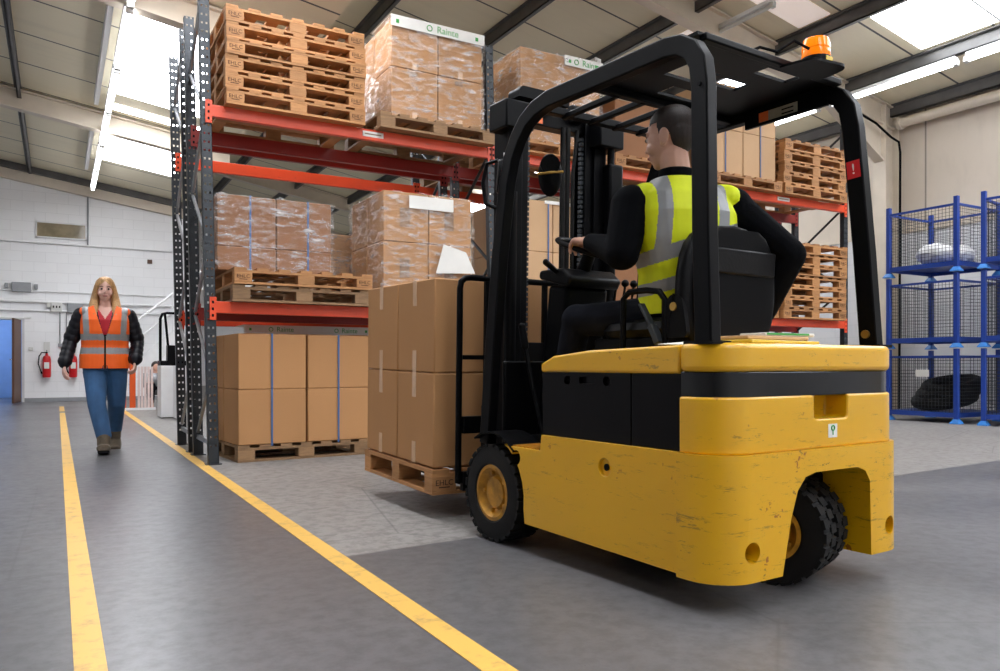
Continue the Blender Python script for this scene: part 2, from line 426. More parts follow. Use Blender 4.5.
# ================================================================== THE SHELL
YF, XR, YB, XL, YG = 20.3, 12.9, -6.0, -9.0, 33.0
def za(x): return 5.16 - .15 * x
def zb(x): return 5.35 + .175 * (XR - x)
m = MB(); m.box(XL, XR + .3, YB, YG + .3, -.1, 0); struct(m.build('floor', M['floor']))
m = MB(); m.cur = 0
DX0, DX1, DZ = -1.95, -.66, 1.84           # doorway in the far wall
m.box(XL, DX0, YF, YF + .25, 0, DZ); m.box(DX1, 2.84, YF, YF + .25, 0, DZ); m.box(XL, 2.84, YF, YF + .25, DZ, 7.0)
struct(m.build('wall_back', M['block']))
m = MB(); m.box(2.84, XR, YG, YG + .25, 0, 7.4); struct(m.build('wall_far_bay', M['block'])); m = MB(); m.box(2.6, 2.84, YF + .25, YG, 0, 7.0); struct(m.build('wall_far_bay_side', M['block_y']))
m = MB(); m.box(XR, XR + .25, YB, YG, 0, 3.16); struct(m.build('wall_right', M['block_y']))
m = MB(); m.box(XR + .03, XR + .25, YB, YG, 3.16, 5.6); struct(m.build('wall_right_cladding', M['clad']))
m = MB(); m.box(XR - .02, XR + .05, YB, YG, 3.13, 3.19); struct(m.build('trim_1', M['cream']))
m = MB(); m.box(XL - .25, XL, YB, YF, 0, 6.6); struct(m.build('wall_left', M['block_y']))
m = MB(); m.box(XL, XR, YB - .25, YB, 0, 7.4); struct(m.build('wall_front', M['block']))
# roof: low bay on the left, high bay on the right with a step between
m = MB(); T = .12
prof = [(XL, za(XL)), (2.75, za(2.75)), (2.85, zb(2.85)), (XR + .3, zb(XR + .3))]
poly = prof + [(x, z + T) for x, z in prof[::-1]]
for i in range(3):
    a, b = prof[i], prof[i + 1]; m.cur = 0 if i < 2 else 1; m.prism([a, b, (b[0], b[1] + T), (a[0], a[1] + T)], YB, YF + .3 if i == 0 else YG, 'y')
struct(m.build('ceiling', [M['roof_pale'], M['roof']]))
# baseboard line and doorway room
m = MB(); m.box(DX1 + .02, 2.84, YF - .02, YF, 0, .09); struct(m.build('baseboard_back', M['grey']))
m = MB(); m.box(DX0 - 1.5, DX1 + .5, YF + 3.0, YF + 3.1, 0, 2.6); m.box(DX1 + .4, DX1 + .5, YF + .25, YF + 3, 0, 2.6); m.box(DX0 - 1.5, DX0 - 1.4, YF + .25, YF + 3, 0, 2.6)
m.box(DX0 - 1.5, DX1 + .5, YF + .25, YF + 3, 2.55, 2.65)
struct(m.build('wall_corridor', M['blue_room']))
m = MB(); m.box(-1.6, -.9, YF + 1.2, YF + 1.8, 2.5, 2.54); struct(m.build('window_corridor_light', emis('corridor_light', (205, 222, 255), 26)))
# rafters
def rafter(Y, x0, x1, zf, d=.34, name='ceiling_rafter'):
    m = MB()
    for (o0, o1, w) in ((-.02, -.05, .18), (-.05, -d + .03, .05), (-d + .03, -d, .18)):
        m.prism([(x0, zf(x0) + o0), (x1, zf(x1) + o0), (x1, zf(x1) + o1), (x0, zf(x0) + o1)], Y - w / 2, Y + w / 2, 'y')
    return m
for Y in (-1.1, 4.1, 9.35, 14.55):
    struct(rafter(Y, XL, 2.7, za).build('ceiling_rafter', M['cream']))
for Y in (-2.0, 3.2, 8.45, 13.65, 18.85, 24.05, 29.25):
    m = rafter(Y, 2.9, 12.75, zb, .42)
    m.prism([(10.9, zb(10.9) - .42), (12.5, zb(12.5) - .42), (12.5, zb(12.5) - 1.05)], Y - .03, Y + .03, 'y')
    m.bar((10.9, Y, zb(10.9) - .43), (12.5, Y, zb(12.5) - 1.06), .18, .03, (0, 0, 1))
    struct(m.build('ceiling_rafter_right', M['cream']))
    m = MB(); m.box(12.45, 12.48, Y - .12, Y + .12, 0, 5.35); m.box(12.8, 12.83, Y - .12, Y + .12, 0, 5.35); m.box(12.48, 12.8, Y - .015, Y + .015, 0, 5.35)
    struct(m.build('wall_right_column', M['cream']))
# purlins
def purlin(x, z, y0, y1, w=.08, h=.2):
    m = MB(); m.box(x - w / 2, x + w / 2, y0, y1, z - .02, z - .0); m.box(x - .008, x + .008, y0, y1, z - h, z); m.box(x - .008, x + w / 2, y0, y1, z - h, z - h + .016)
    return m
for x in (-7.4, -5.7, -4.0, -2.3, -.54):
    struct(purlin(x, za(x), YB, YF, .1, .16).build('ceiling_purlin', M['purlin']))
for x in (3.3, 4.65, 6.4, 8.1, 9.8, 11.5, 12.72):
    struct(purlin(x, zb(x), YB, YG, .14, .2).build('ceiling_purlin_right', M['purlin']))
# cream gable trim, and above it a dark strip standing in for the roof's shadow
m = MB(); m.prism([(XL, za(XL) - .36), (2.7, za(2.7) - .36), (2.7, za(2.7) - .14), (XL, za(XL) - .14)], YF - .14, YF - .02, 'y'); struct(m.build('trim_2', M['cream']))
m = MB(); m.prism([(XL, za(XL) - .14), (2.7, za(2.7) - .14), (2.7, za(2.7) - .005), (XL, za(XL) - .005)], YF - .26, YF - .02, 'y'); struct(m.build('shadow_strip', M['purlin']))
# rooflights
def skylight(x0, x1, y0, y1, zf, mat, n, div=2):
    m = MB(); s = (zf(x1) - zf(x0)) / (x1 - x0)
    vs = [(x0, y0, zf(x0) - .012), (x1, y0, zf(x1) - .012), (x1, y1, zf(x1) - .012), (x0, y1, zf(x0) - .012)]
    top = [(a, b, c + .008) for a, b, c in vs]
    m.add(vs + top, [(0, 1, 2, 3), (7, 6, 5, 4), (0, 4, 5, 1), (1, 5, 6, 2), (2, 6, 7, 3), (3, 7, 4, 0)])
    o = struct(m.build('window_%d' % n, mat)); f = MB()
    for k in range(1, div + 1):
        y = y0 + (y1 - y0) * k / (div + 1); f.prism([(x0, zf(x0) - .03), (x1, zf(x1) - .03), (x1, zf(x1) - .012), (x0, zf(x0) - .012)], y - .01, y + .01, 'y')
    f.build('window_bar', M['purlin'], o)
n = 1
for y0, y1, dv in ((-4.5, -.6, 2), (1.2, 3.9, 2), (4.6, 8.4, 2), (10.2, 13.35, 1), (13.9, 14.2, 0), (15.1, 17.75, 1)):  # the first is unseen, added for light from behind the camera
    skylight(.8, 2.15, y0, y1, za, M['sky'], n, dv); n += 1
for y0, y1 in ((5.0, 9.0), (10.5, 13.5)):
    skylight(-5.4, -4.2, y0, y1, za, M['sky'], n, 3); n += 1
for y0, y1 in ((-3.5, -.2), (.3, 2.9), (3.6, 7.02), (9.6, 12.8), (15.0, 17.6), (18.6, 21.5), (25.0, 28.0)):
    skylight(9.95, 11.36, y0, y1, zb, M['sky'], n, 2); n += 1
for y0, y1 in ((-4.6, -.6), (.3, 3.0)):  # unseen rooflights added to light the driver and the right-hand floor
    skylight(8.3, 9.65, y0, y1, zb, M['sky'], n, 2); n += 1
    skylight(4.8, 6.25, y0, y1, zb, M['sky'], n, 2); n += 1
skylight(8.25, 9.7, 7.35, 7.9, zb, M['trans'], n, 0); n += 1
skylight(8.6, 9.7, 8.75, 9.6, zb, M['trans'], n, 0); n += 1
# white rail beside the left rooflights, hanging conduit, gutter pipe
m = MB()
for y0, y1 in ((4.4, 9.2), (9.5, 13.6), (14.9, 18.2)): m.box(.5, .56, y0, y1, za(.53) - .2, za(.53) - .02)
struct(m.build('trim_3', M['white']))
m = MB(); m.tube([(12.72, 8.25, 5.03), (12.72, 3.4, 5.03)], .085, 14); m.cyl((12.72, 8.26, 5.03), (12.72, 8.2, 5.03), .11)
tag(m.build('gutter_pipe', M['cream'], None, True), 'cream gutter pipe running along the top of the right wall', 'pipe')
m = MB(); m.tube([(12.66, 8.22, 0.05), (12.66, 8.2, 4.5), (12.62, 8.2, 4.68), (12.5, 8.26, 4.76), (12.1, 8.28, 4.95), (11.5, 8.3, 5.1)], .02, 8)
tag(m.build('cable_conduit', M['black'], None, True), 'thin black cable conduit running up the cream wall column', 'conduit')
m = MB(); m.tube([(.62, YF - .03, 3.6), (.62, YF - .03, 4.95), (.62, YF - .2, 5.0)], .02, 8)
tag(m.build('cable_conduit', M['grey'], None, True), 'grey vertical conduit above the wall pipes by the gable window', 'conduit')
for x, z0, r, lb in ((None, 2.49, .012, 'uppermost thin white pipe along the far wall above the switch boxes'), (None, 2.25, .03, 'thick white pipe running along the far wall above the switch boxes'), (None, 2.05, .02, 'white pipe along the far wall level with the switch boxes'), (None, 3.58, .02, 'highest white conduit line across the far wall under the vent window')):
    m = MB(); m.tube([(XL + .1, YF - .04, z0), (2.8, YF - .04, z0)], r, 8); tag(m.build('wall_pipe', M['white'], None, True), lb, 'pipe', 'pipes along the far wall')
# window in the gable
m = MB()
x0, x1, z0, z1 = -.42, .6, 3.7, 4.07
m.box(x0, x1, YF - .04, YF + .0, z1 - .03, z1); m.box(x0, x1, YF - .04, YF, z0, z0 + .03); m.box(x0, x0 + .03, YF - .04, YF, z0, z1); m.box(x1 - .03, x1, YF - .04, YF, z0, z1)
wf = struct(m.build('window_gable', M['white'])); m = MB(); m.box(x0, x1, YF - .02, YF - .01, z0, z1); m.build('pane', simple('gable_pane', (140, 128, 104), .1, 0, .35, 3), wf)
# door leaf and frame at the doorway
m = MB(); m.box(DX1 - .02, DX1 + .03, YF - .03, YF + .1, 0, DZ + .03); m.box(DX0 - .03, DX0 + .02, YF - .03, YF + .1, 0, DZ + .03); m.box(DX0, DX1, YF - .03, YF + .1, DZ, DZ + .04)
df = struct(m.build('door_1', M['offwhite']))
m = MB(); m.box(-.045, 0, -.82, 0, .01, DZ - .01); dl = m.build('door_leaf', M['door'], df, bevel=.004); dl.location = (DX1 - .03, YF - .03, 0); dl.rotation_euler = (0, 0, R(-7))
m = MB(); m.cyl((-.05, -.74, .95), (-.09, -.74, .95), .012); m.bar((-.09, -.76, .95), (-.09, -.62, .95), .015, .02); m.build('door_handle', M['chrome'], dl)
struct(MB().box(DX1 + .02, DX1 + .16, YF - .04, YF - .01, DZ + .04, DZ + .07).build('trim_4', M['white']))
# yellow floor lines
def fline(x0, x1, y0, y1, lb):
    m = MB(); m.box(x0, x1, y0, y1, .0, .0025); o = m.build('floor_line', M['line']); o['label'] = lb; o['category'] = 'floor line'; struct(o)
fline(.04, .12, -1, 15.4, 'left yellow painted floor line beside the walkway'); fline(.04, .12, 15.9, 17.8, 'short far piece of the left yellow floor line')
fline(1.0, 1.085, -1, 16.6, 'right yellow painted floor line running past the rack end')

# ================================================================== LAMPS
def batten(length, label, loc, lit=True, name='batten_light', tilt=0):
    t = thing(name, label, 'lamp', loc, 0, 'fluorescent ceiling battens', rot=(0, tilt, 0))
    m = MB(); m.box(-.05, .05, -length / 2, length / 2, -.01, .05); m.build('batten_body', M['white'], t, bevel=.004)
    for s in (-1, 1): MB().box(-.035, .035, s * length / 2 - .03, s * length / 2 + .03, -.08, .0).build('lamp_holder', M['offwhite'], t)
    m = MB(); m.cyl((0, -length / 2 + .03, -.045), (0, length / 2 - .03, -.045), .03, n=12); m.build('tube', M['tube'] if lit else M['offwhite'], t, True)
    return t
names = ['seventh', 'sixth', 'fifth', 'fourth', 'third', 'second', 'first']
ys = [2.2, 4.2, 6.2, 8.2, 10.2, 12.2, 14.2, 16.2, 18.2]
for i, y in enumerate(ys):
    lb = 'lit fluorescent batten in the left row, %s from the far wall' % ['ninth', 'eighth', 'seventh', 'sixth', 'fifth', 'fourth', 'third', 'second', 'nearest one'][i] if i < 8 else 'lit fluorescent batten in the left row, the one nearest the far gable wall'
    batten(1.86, lb, (.68, y, 4.72))
m = MB(); m.box(.66, .70, 1, 19.2, 4.77, 4.82); struct(m.build('ceiling_lamp_track', M['white']))
ys = [3.0, 5.2, 7.4, 9.7, 11.9, 14.1]
for i, y in enumerate(ys):
    batten(2.05, 'lit fluorescent batten in the right row beside the roof window, %s' % ['nearest the camera', 'second from the camera', 'just before the cream column', 'just past the cream column', 'fifth from the camera', 'farthest one'][i], (11.15, y, 5.18), tilt=R(10))
batten(1.9, 'unlit white fluorescent batten hanging above the forklift guard', (8.62, 8.4, 5.86), False, tilt=R(10))
batten(2.05, 'lit fluorescent batten seen between the bars of the forklift guard', (6.3, 9.4, 4.9), tilt=R(10))

# ================================================================== FAR WALL FITTINGS
def wallbox(name, cat, lb, x0, x1, z0, z1, mat, d=.1, extra=None):
    m = MB(); m.box(x0, x1, YF - d, YF - .0, z0, z1); o = m.build(name, mat, None, bevel=.006); tag(o, lb, cat); return o
o = wallbox('switch_box', 'switch box', 'pale grey switch box on the upper pipe of the far wall, above the door', -.87, -.50, 2.46, 2.67, M['grey'])
o = wallbox('junction_box', 'junction box', 'small round grey junction box left of the upper switch box', -1.0, -.93, 2.53, 2.64, M['grey'])
o = wallbox('junction_box', 'junction box', 'small round grey junction box right of the upper switch box', -.44, -.37, 2.53, 2.64, M['grey'])
o = wallbox('switch_box', 'switch box', 'white switch box with dark key switches on the far wall', -.12, .10, 2.04, 2.25, M['offwhite'])
for k in range(3): MB().box(-.08 + .06 * k, -.055 + .06 * k, YF - .115, YF - .1, 2.12, 2.17).build('key_switch', M['black'], o)
o = wallbox('switch_box', 'switch box', 'larger plain grey switch box behind the woman on the far wall', .2, .52, 2.03, 2.24, M['grey'])
o = wallbox('junction_box', 'junction box', 'tiny white junction box left of the key switch box', -.2, -.13, 2.13, 2.24, M['offwhite'])
for x, s in ((.06, 'left'), (.19, 'right')):
    m = MB(); m.tube([(x, YF - .03, 1.3), (x, YF - .03, 2.05)], .012, 8); tag(m.build('socket_conduit', M['grey'], None, True), 'thin grey vertical conduit, the %s one of the pair above the sockets' % s, 'conduit')
    o = wallbox('wall_socket', 'socket', 'small grey wall socket at the foot of the %s conduit' % s, x - .04, x + .04, 1.24, 1.32, M['grey'], .06)
wallbox('light_switch', 'switch', 'white double light switch beside the brown door', -.55, -.46, 1.15, 1.23, M['offwhite'], .03)
m = MB(); m.box(.24, .38, YF - .015, YF, 1.28, 1.5); o = tag(m.build('wall_notice', M['paper']), 'small white notice with a green panel on the far wall', 'sign'); MB().box(.26, .36, YF - .018, YF - .014, 1.4, 1.47).build('notice_panel', M['green_ink'], o)
m = MB(); m.box(1.88, 1.98, YF - .05, YF, 3.26, 3.35); tag(m.build('wall_sensor', M['door']), 'small brown sensor high on the white far wall', 'sensor')
def extinguisher(x, lb):
    t = thing('fire_extinguisher', lb, 'fire extinguisher', (x, YF - .13, .55), 0, 'wall mounted fire extinguishers')
    m = MB(); P = [(0, 0), (.075, 0), (.085, .03), (.085, .4), (.07, .47), (.03, .5), (.025, .54), (0, .54)]
    m.lathe([(r, z) for r, z in P], Matrix.Rotation(R(-90), 4, 'Y'), 24); m.build('cylinder_body', M['red'], t, True)
    m = MB(); m.cyl((0, 0, .53), (0, 0, .57), .02); m.box(-.012, .012, -.09, .02, .57, .585); m.box(-.012, .012, -.1, .02, .6, .612); m.build('valve_handle', M['black'], t)
    m = MB(); m.tube([(-.02, 0, .56), (-.1, -.01, .56), (-.15, -.01, .47), (-.16, -.01, .3), (-.12, -.01, .16), (-.09, -.01, .08)], [.012] * 5 + [.022], 8); m.build('hose', M['black'], t, True)
    MB().box(-.05, .05, -.09, -.084, .2, .34).build('instruction_label', M['paper'], t)
    m = MB(); m.box(-.06, .06, .1, .125, .56, .8); m.build('backing_plate', M['offwhite'], t)
extinguisher(-.2, 'red fire extinguisher with black hose on the far wall beside the brown door')
extinguisher(.32, 'red fire extinguisher partly behind the sleeve of the woman')
m = MB(); m.box(.24, .4, YF - .08, YF, 1.24, 1.26); tag(m.build('wall_shelf', M['white']), 'narrow white ledge on the far wall under the notice', 'ledge')

# ================================================================== PALLETS
def make_pallet(old=False, stamp=True):
    wd = M['wood_old'] if old else M['wood']; L, D = 1.2, 1.0
    t = thing('wooden_pallet', 'x', 'pallet')
    bw = [(0, .145), (.5275, .6725), (1.055, 1.2)]; bd = [(0, .1), (.45, .55), (.9, 1.0)]
    for a in bw:
        for b in bd: MB().box(a[0], a[1], b[0], b[1], .02, .1).build('block', wd, t, bevel=.003, seg=1)
    for b in bd: MB().box(0, L, b[0], b[1], .1, .121).build('stringer_board', wd, t)
    for k in range(7):
        x = k * (L - .1) / 6; MB().box(x, x + .1, -.002, D + .002, .121, .143).build('deck_board', wd, t)
    for b in bd: MB().box(0, L, b[0], b[1], 0, .02).build('bottom_board', wd, t)
    for a in (bw[0], bw[2]):
        for q in ((.1, .45), (.55, .9)): MB().box(a[0], a[1] - .045, q[0], q[1], 0, .02).build('bottom_board', wd, t)
    if stamp:
        for a in (bw[0], bw[2]):
            text('stamp', 'EHLC', .045, ((a[0] + a[1]) / 2, -.0012, .066), (R(90), 0, 0), M['ink'], t)
            MB().box(a[0] + .04, a[1] - .04, -.0015, 0, .038, .044).build('stamp_line', M['ink'], t)
    return t
P_new = make_pallet(); P_old = make_pallet(True, False)
used = {'n': False, 'o': False}
def pallet(x, y, z, lb, rz=0, old=False, group=None, rot=None):
    k = 'o' if old else 'n'; src = P_old if old else P_new
    if used[k]:
        o = copy_tree(src)
    else: o = src; used[k] = True
    o['label'] = lb; o.location = (x, y, z); o.rotation_euler = rot if rot else (0, 0, rz)
    if group: o['group'] = group
    elif 'group' in o: del o['group']
    return o
ordn = ['bottom', 'second', 'third', 'fourth', 'fifth', 'sixth', 'seventh', 'eighth']
def pstack(x, y, z, n, where, group, old=False):
    for k in range(n):
        w = 'bottom' if k == 0 else 'topmost' if k == n - 1 else ordn[k] + ' from the bottom'
        pallet(x + random.uniform(-.012, .012), y + random.uniform(-.01, .02), z + k * .138, 'empty wooden pallet, %s of the %s' % (w, where), R(random.uniform(-.6, .6)), old, group).scale = (1, 1, .955)

# ================================================================== CARTONS
def carton(x0, x1, y0, y1, z0, z1, lb, group=None, mat='card', tapes=(), name='cardboard_box', parent=None, rz=0, about=None, patch=None):
    m = MB(); cx, cy = (x0 + x1) / 2, (y0 + y1) / 2; w, d, h = (x1 - x0) / 2, (y1 - y0) / 2, z1 - z0
    m.box(-w, w, -d, d, 0, h)
    o = m.build(name, M[mat], None, bevel=.008); o.location = (cx, cy, z0)
    if rz: o.rotation_euler = (0, 0, rz)
    tag(o, lb, 'box', group)
    e = .0012
    for f in tapes:   # face, position 0..1, where: 't' top strip, 'b' bottom strip
        face, u, wh, ln = f; za_, zb_ = (h - ln, h + e) if wh == 't' else (0, ln)
        if face == 'f': MB().box(-w + 2 * w * u - .024, -w + 2 * w * u + .024, -d - e, -d, za_, zb_).build('tape', M['tape'], o)
        else: MB().box(-w - e, -w, -d + 2 * d * u - .024, -d + 2 * d * u + .024, za_, zb_).build('tape', M['tape'], o)
    if patch:
        for (u0, u1, v0, v1, mt) in patch: MB().box(-w + 2 * w * u0, -w + 2 * w * u1, -d - e, -d, v0 * h, v1 * h).build('printed_label', M[mt], o)
    return o
def strap(x, y0, y1, z0, z1, lb, r=None, grp='blue strapping bands'):
    """band round a load in the y-z plane"""
    m = MB(); w = .008; e = .003
    m.box(x - w, x + w, y0 - e - .002, y0 - .002, z0, z1 + e); m.box(x - w, x + w, y0 - e, y1 + e, z1 + .002, z1 + .002 + e); m.box(x - w, x + w, y1 + .002, y1 + e + .002, z0, z1 + e)
    return tag(m.build('strapping_band', M['strap']), lb, 'strap', grp)
def film(x0, x1, y0, y1, z0, z1, lb, seed=0, amp=.012):
    """loose stretch film wound round a load"""
    rnd = random.Random(seed); vs = []; fs = []; nz = 22; per = []
    e = .016; a, b, c, d = x0 - e, x1 + e, y0 - e, y1 + e; st = .06
    def side(p, q):
        L = math.dist(p, q); k = max(2, int(L / st)); return [(p[0] + (q[0] - p[0]) * i / k, p[1] + (q[1] - p[1]) * i / k) for i in range(k)]
    per = side((a, c), (b, c)) + side((b, c), (b, d)) + side((b, d), (a, d)) + side((a, d), (a, c)); n_ = len(per)
    mx, my = (a + b) / 2, (c + d) / 2
    for j in range(nz + 1):
        z = z0 + (z1 - z0) * j / nz
        for i, (px, py) in enumerate(per):
            o = rnd.uniform(-.3, 1) * amp * (1 if j not in (0,) else 0.3); l = math.hypot(px - mx, py - my)
            zz = z + (rnd.uniform(-.015, .015) if j in (0, nz) else 0)
            vs.append((px + (px - mx) / l * o, py + (py - my) / l * o, zz))
    for j in range(nz):
        for i in range(n_): fs.append((j * n_ + i, j * n_ + (i + 1) % n_, (j + 1) * n_ + (i + 1) % n_, (j + 1) * n_ + i))
    m = MB(); m.add(vs, fs); return tag(m.build('stretch_film', M['film'], None, True, angle=180), lb, 'plastic wrap')

# ================================================================== RACKS
RZ = 4.02
def post_mesh(h=RZ, w=.085, d=.06):
    m = MB(); x0 = -w / 2; th = .003
    for a, b in ((0, .017), (.032, .053), (.068, w)): m.box(x0 + a, x0 + b, 0, th, 0, h)
    z = 0; m.box(x0 + .017, x0 + .032, 0, th, 0, .15); m.box(x0 + .053, x0 + .068, 0, th, 0, .15); z = .15
    k = 0
    while z < h - .02:
        for a, b in ((.017, .032), (.053, .068)): m.box(x0 + a, x0 + b, 0, th, z + .018, min(z + .07, h))
        z += .07; k += 1
    for s in (x0, -x0 - th): m.box(s, s + th, 0, d, 0, h)
    m.box(x0 - .02, -x0 + .02, -.015, d + .02, 0, .008)
    return m.mesh('upright')
PM = post_mesh(); BAYS = [1.132, 3.83, 6.55, 9.25]
def rack(lb, yf, yr, levels, col):
    t = thing('pallet_rack', lb, 'pallet rack', (0, 0, 0), 0, 'back to back pallet racking')
    for i, x in enumerate(BAYS):
        for y, fl in ((yf, 1), (yr, -1)):
            o = link('upright', PM, M['upright'], t); o.location = (x, y, 0)
            if fl < 0: o.rotation_euler = (0, 0, 0)
            lean = -R(1.2) if i < 2 else 0
            o.rotation_euler = (0, lean, 0)
        for k, (a, b) in enumerate(((.2, .75), (.75, 1.3), (1.3, 1.85), (1.85, 2.4), (2.4, 2.95), (2.95, 3.5), (3.5, 3.95))):
            p, q = (yf + .04, yr + .03) if k % 2 else (yr + .03, yf + .04); ls = math.tan(lean)
            m = MB(); m.tube([(x + ls * a, p, a), (x + ls * b, q, b)], .016, 8); m.build('brace', M['galv'] if i == 0 else M['upright'], t, True)
        m = MB(); m.bar((x, yf + .04, .17), (x, yr + .03, .17), .03, .04); m.build('brace', M['galv'] if i == 0 else M['upright'], t)
    for b in range(3):
        xa, xb = BAYS[b] + .043, BAYS[b + 1] - .043
        for z in levels[b]:
            for y, s, mt in ((yf, -1, col[0]), (yr, -1, col[1])):
                ls = -math.tan(R(1.2)) * z; xx = xa + (ls if b < 2 else 0); xe = xb + (ls if b < 1 else 0)
                m = MB(); y0 = y - .012
                bh_ = .098 if y == yf else .118
                m.prism([(y0, z - bh_), (y0 + .05, z - bh_), (y0 + .05, z - .03), (y0 + .03, z - .03), (y0 + .03, z), (y0, z)], xx, xe, 'x')
                bm_ = m.build('beam', M[mt], t, bevel=.004)
                for xe_, sg in ((xx, 1), (xe, -1)):
                    m = MB(); m.box(min(xe_ - sg * .05, xe_ + sg * .003), max(xe_ - sg * .05, xe_ + sg * .003), y0 - .004, y0, z - .155, z + .035); 
                    c_ = m.build('beam_connector', M[mt], bm_)
                    m = MB()
                    for hz in (-.12, -.065, -.01): m.box(xe_ - sg * .025 - .008, xe_ - sg * .025 + .008, y0 - .005, y0 - .0045, z + hz - .01, z + hz + .012)
                    m.build('lock_slot', M['black'], c_)
    return t
LV = [(1.36, 2.99), (1.34, 2.99), (1.42, 2.98)]
Y1 = 6.77
rk1 = rack('orange and grey pallet racking row facing the forklift', Y1, 7.57, LV, ('orange', 'darkred'))
rk2 = rack('second pallet racking row standing behind the front one', 7.87, 8.63, LV, ('darkred', 'orange'))
# bay label plates on the beams
def beam_label(x, z, w, lb):
    m = MB(); m.box(x, x + w, Y1 - .0155, Y1 - .0125, z - .07, z - .02); o = tag(m.build('location_label', M['paper']), lb, 'label', 'white labels on the rack beams')
    text('label_text', 'A-01', .03, (x + w / 2, Y1 - .0158, z - .045), (R(90), 0, 0), M['print'], o) if False else MB().box(x + .02, x + w - .02, Y1 - .0165, Y1 - .0154, z - .05, z - .04).build('printed_line', M['print'], o)
beam_label(2.42, 2.99, .2, 'white label strip on the first upper orange beam')
beam_label(2.5, 1.36, .16, 'white label on the first lower orange beam beside the lifted load')
beam_label(7.9, 2.98, .22, 'white label strip on the upper beam under the far pallet stack')

# bay 1 upper: stack of six pallets
pstack(1.215, 6.66, 2.99, 6, 'stack on the upper left shelf', 'empty pallets on the upper left shelf')
# bay 1 upper: wrapped load
def load(x0, x1, y0, y1, z0, z1, nx, nz, where, group, mat='card', split=None, tapes=None, side_cols=True, ny=2, patch=None):
    zs = [z0] + (split or [z0 + (z1 - z0) * (k + 1) / nz for k in range(nz)]); g = .004
    rn = {1: [''], 2: ['lower', 'upper'], 3: ['bottom', 'middle', 'top']}[nz]; cn = {1: [''], 2: ['left', 'right'], 3: ['left', 'middle', 'right'], 4: ['leftmost', 'second from left', 'third from left', 'rightmost']}[nx]
    for j in range(nz):
        for i in range(nx):
            for d in range(ny):
                if d > 0 and i > 0 and j < nz - 1 and False: continue
                xa = x0 + (x1 - x0) * i / nx + g; xb = x0 + (x1 - x0) * (i + 1) / nx - g
                ya = y0 + (y1 - y0) * d / ny + g; yb = y0 + (y1 - y0) * (d + 1) / ny - g
                if d > 0 and i > 0: continue
                lb = ' '.join(('%s %s %s carton of the %s' % (rn[j], cn[i], 'front' if d == 0 else 'back', where)).split())
                off = random.uniform(-.004, .004)
                carton(xa, xb, ya + off, yb + off, zs[j] + .001, zs[j + 1] - .001, lb, group, mat, tapes or (), patch=patch if d == 0 else None)
pallet(2.54, 6.62, 2.99, 'wooden pallet under the wrapped cartons on the upper left shelf', 0, True)
load(2.68, 3.64, 6.72, 7.62, 3.135, 4.04, 2, 2, 'wrapped load on the upper left shelf', 'cartons wrapped on the upper left shelf', 'card', [3.60, 4.04], [('f', .5, 'b', .07)], patch=[(.38, .56, .86, .96, 'print')])
film(2.68, 3.64, 6.72, 7.62, 3.12, 4.04, 'clear stretch film round the cartons beside the upper pallet stack', 3)
def banner(x0, x1, y, z, h, lb, n=2, rz=0, tx='Rainte'):
    o = thing('printed_top_sheet', lb, 'sheet', ((x0 + x1) / 2, y, z), rz); w = (x1 - x0) / 2
    m = MB(); m.box(-w, w, 0, .004, 0, h); m.box(-w, w, 0, .5, h, h + .004); m.build('sheet', M['paper'], o)
    for k in range(n):
        cx = -w + 2 * w * (k + .5) / n
        text('lettering', tx, h * .9, (cx + h * .9, -.0012, h * .5), (R(90), 0, 0), M['green_ink'], o)
        m = MB(); m.tube([(cx - h * 1.0 + h * .26 * math.cos(a), -.001, h * .5 + h * .26 * math.sin(a)) for a in [2 * math.pi * i / 14 for i in range(14)]], h * .045, 6, True); m.build('ring_logo', M['green_ink'], o, True)
    MB().box(-w + .05, -w + .05 + h * .3, -.002, 0, h * .3, h * .65).build('print_block', M['green_ink'], o); MB().box(w - .1, w - .1 + h * .3, -.002, 0, h * .3, h * .65).build('print_block', M['green_ink'], o)
    return o
banner(2.67, 3.65, 6.694, 3.965, .1, 'white top sheet printed Rainte over the wrapped cartons on the upper left shelf', 1)
# bay 1 lower: two pallets with cartons, then the wrapped load
pallet(1.26, 6.66, 1.36, 'grey weathered empty pallet directly on the lower left beam', 0, True)
pallet(1.27, 6.64, 1.5045, 'light wooden pallet carrying cartons on the lower left shelf', 0)
load(1.19, 2.2, 6.98, 7.66, 1.649, 2.31, 2, 2, 'load on the lower left shelf', 'cartons on the lower left shelf', 'card_dark', [1.86, 2.31])
strap(1.47, 6.98, 7.66, 1.65, 2.31, 'blue band round the left column of the lower left shelf load'); strap(1.98, 6.98, 7.66, 1.65, 2.31, 'blue band round the right column of the lower left shelf load')
film(1.19, 2.2, 6.98, 7.66, 1.66, 2.31, 'clear film over the cartons on the two stacked pallets', 5, .008)
pallet(2.5, 6.66, 1.36, 'wooden pallet under the tall wrapped load on the lower left shelf', 0, True)
load(2.61, 3.53, 6.74, 7.62, 1.506, 2.45, 2, 2, 'tall wrapped load beside the middle upright', 'wrapped cartons beside the middle upright', 'card', [1.98, 2.45], patch=[(.36, .58, .30, .68, 'print')])
film(2.61, 3.53, 6.74, 7.62, 1.5, 2.45, 'clear wrinkled film round the tall load beside the middle upright', 9, .014)
m = MB(); m.box(2.86, 3.32, 6.712, 6.715, 2.3, 2.42); tag(m.build('paper_label', M['paper']), 'long white paper label near the top of the tall wrapped load', 'label')
m = MB(); m.prism([(3.12, 1.7), (3.54, 1.72), (3.44, 1.92), (3.2, 1.98)], 6.68, 6.684, 'y'); tag(m.build('loose_paper', M['paper']), 'white sheet of paper stuck on the wrap above the lifted load', 'paper')
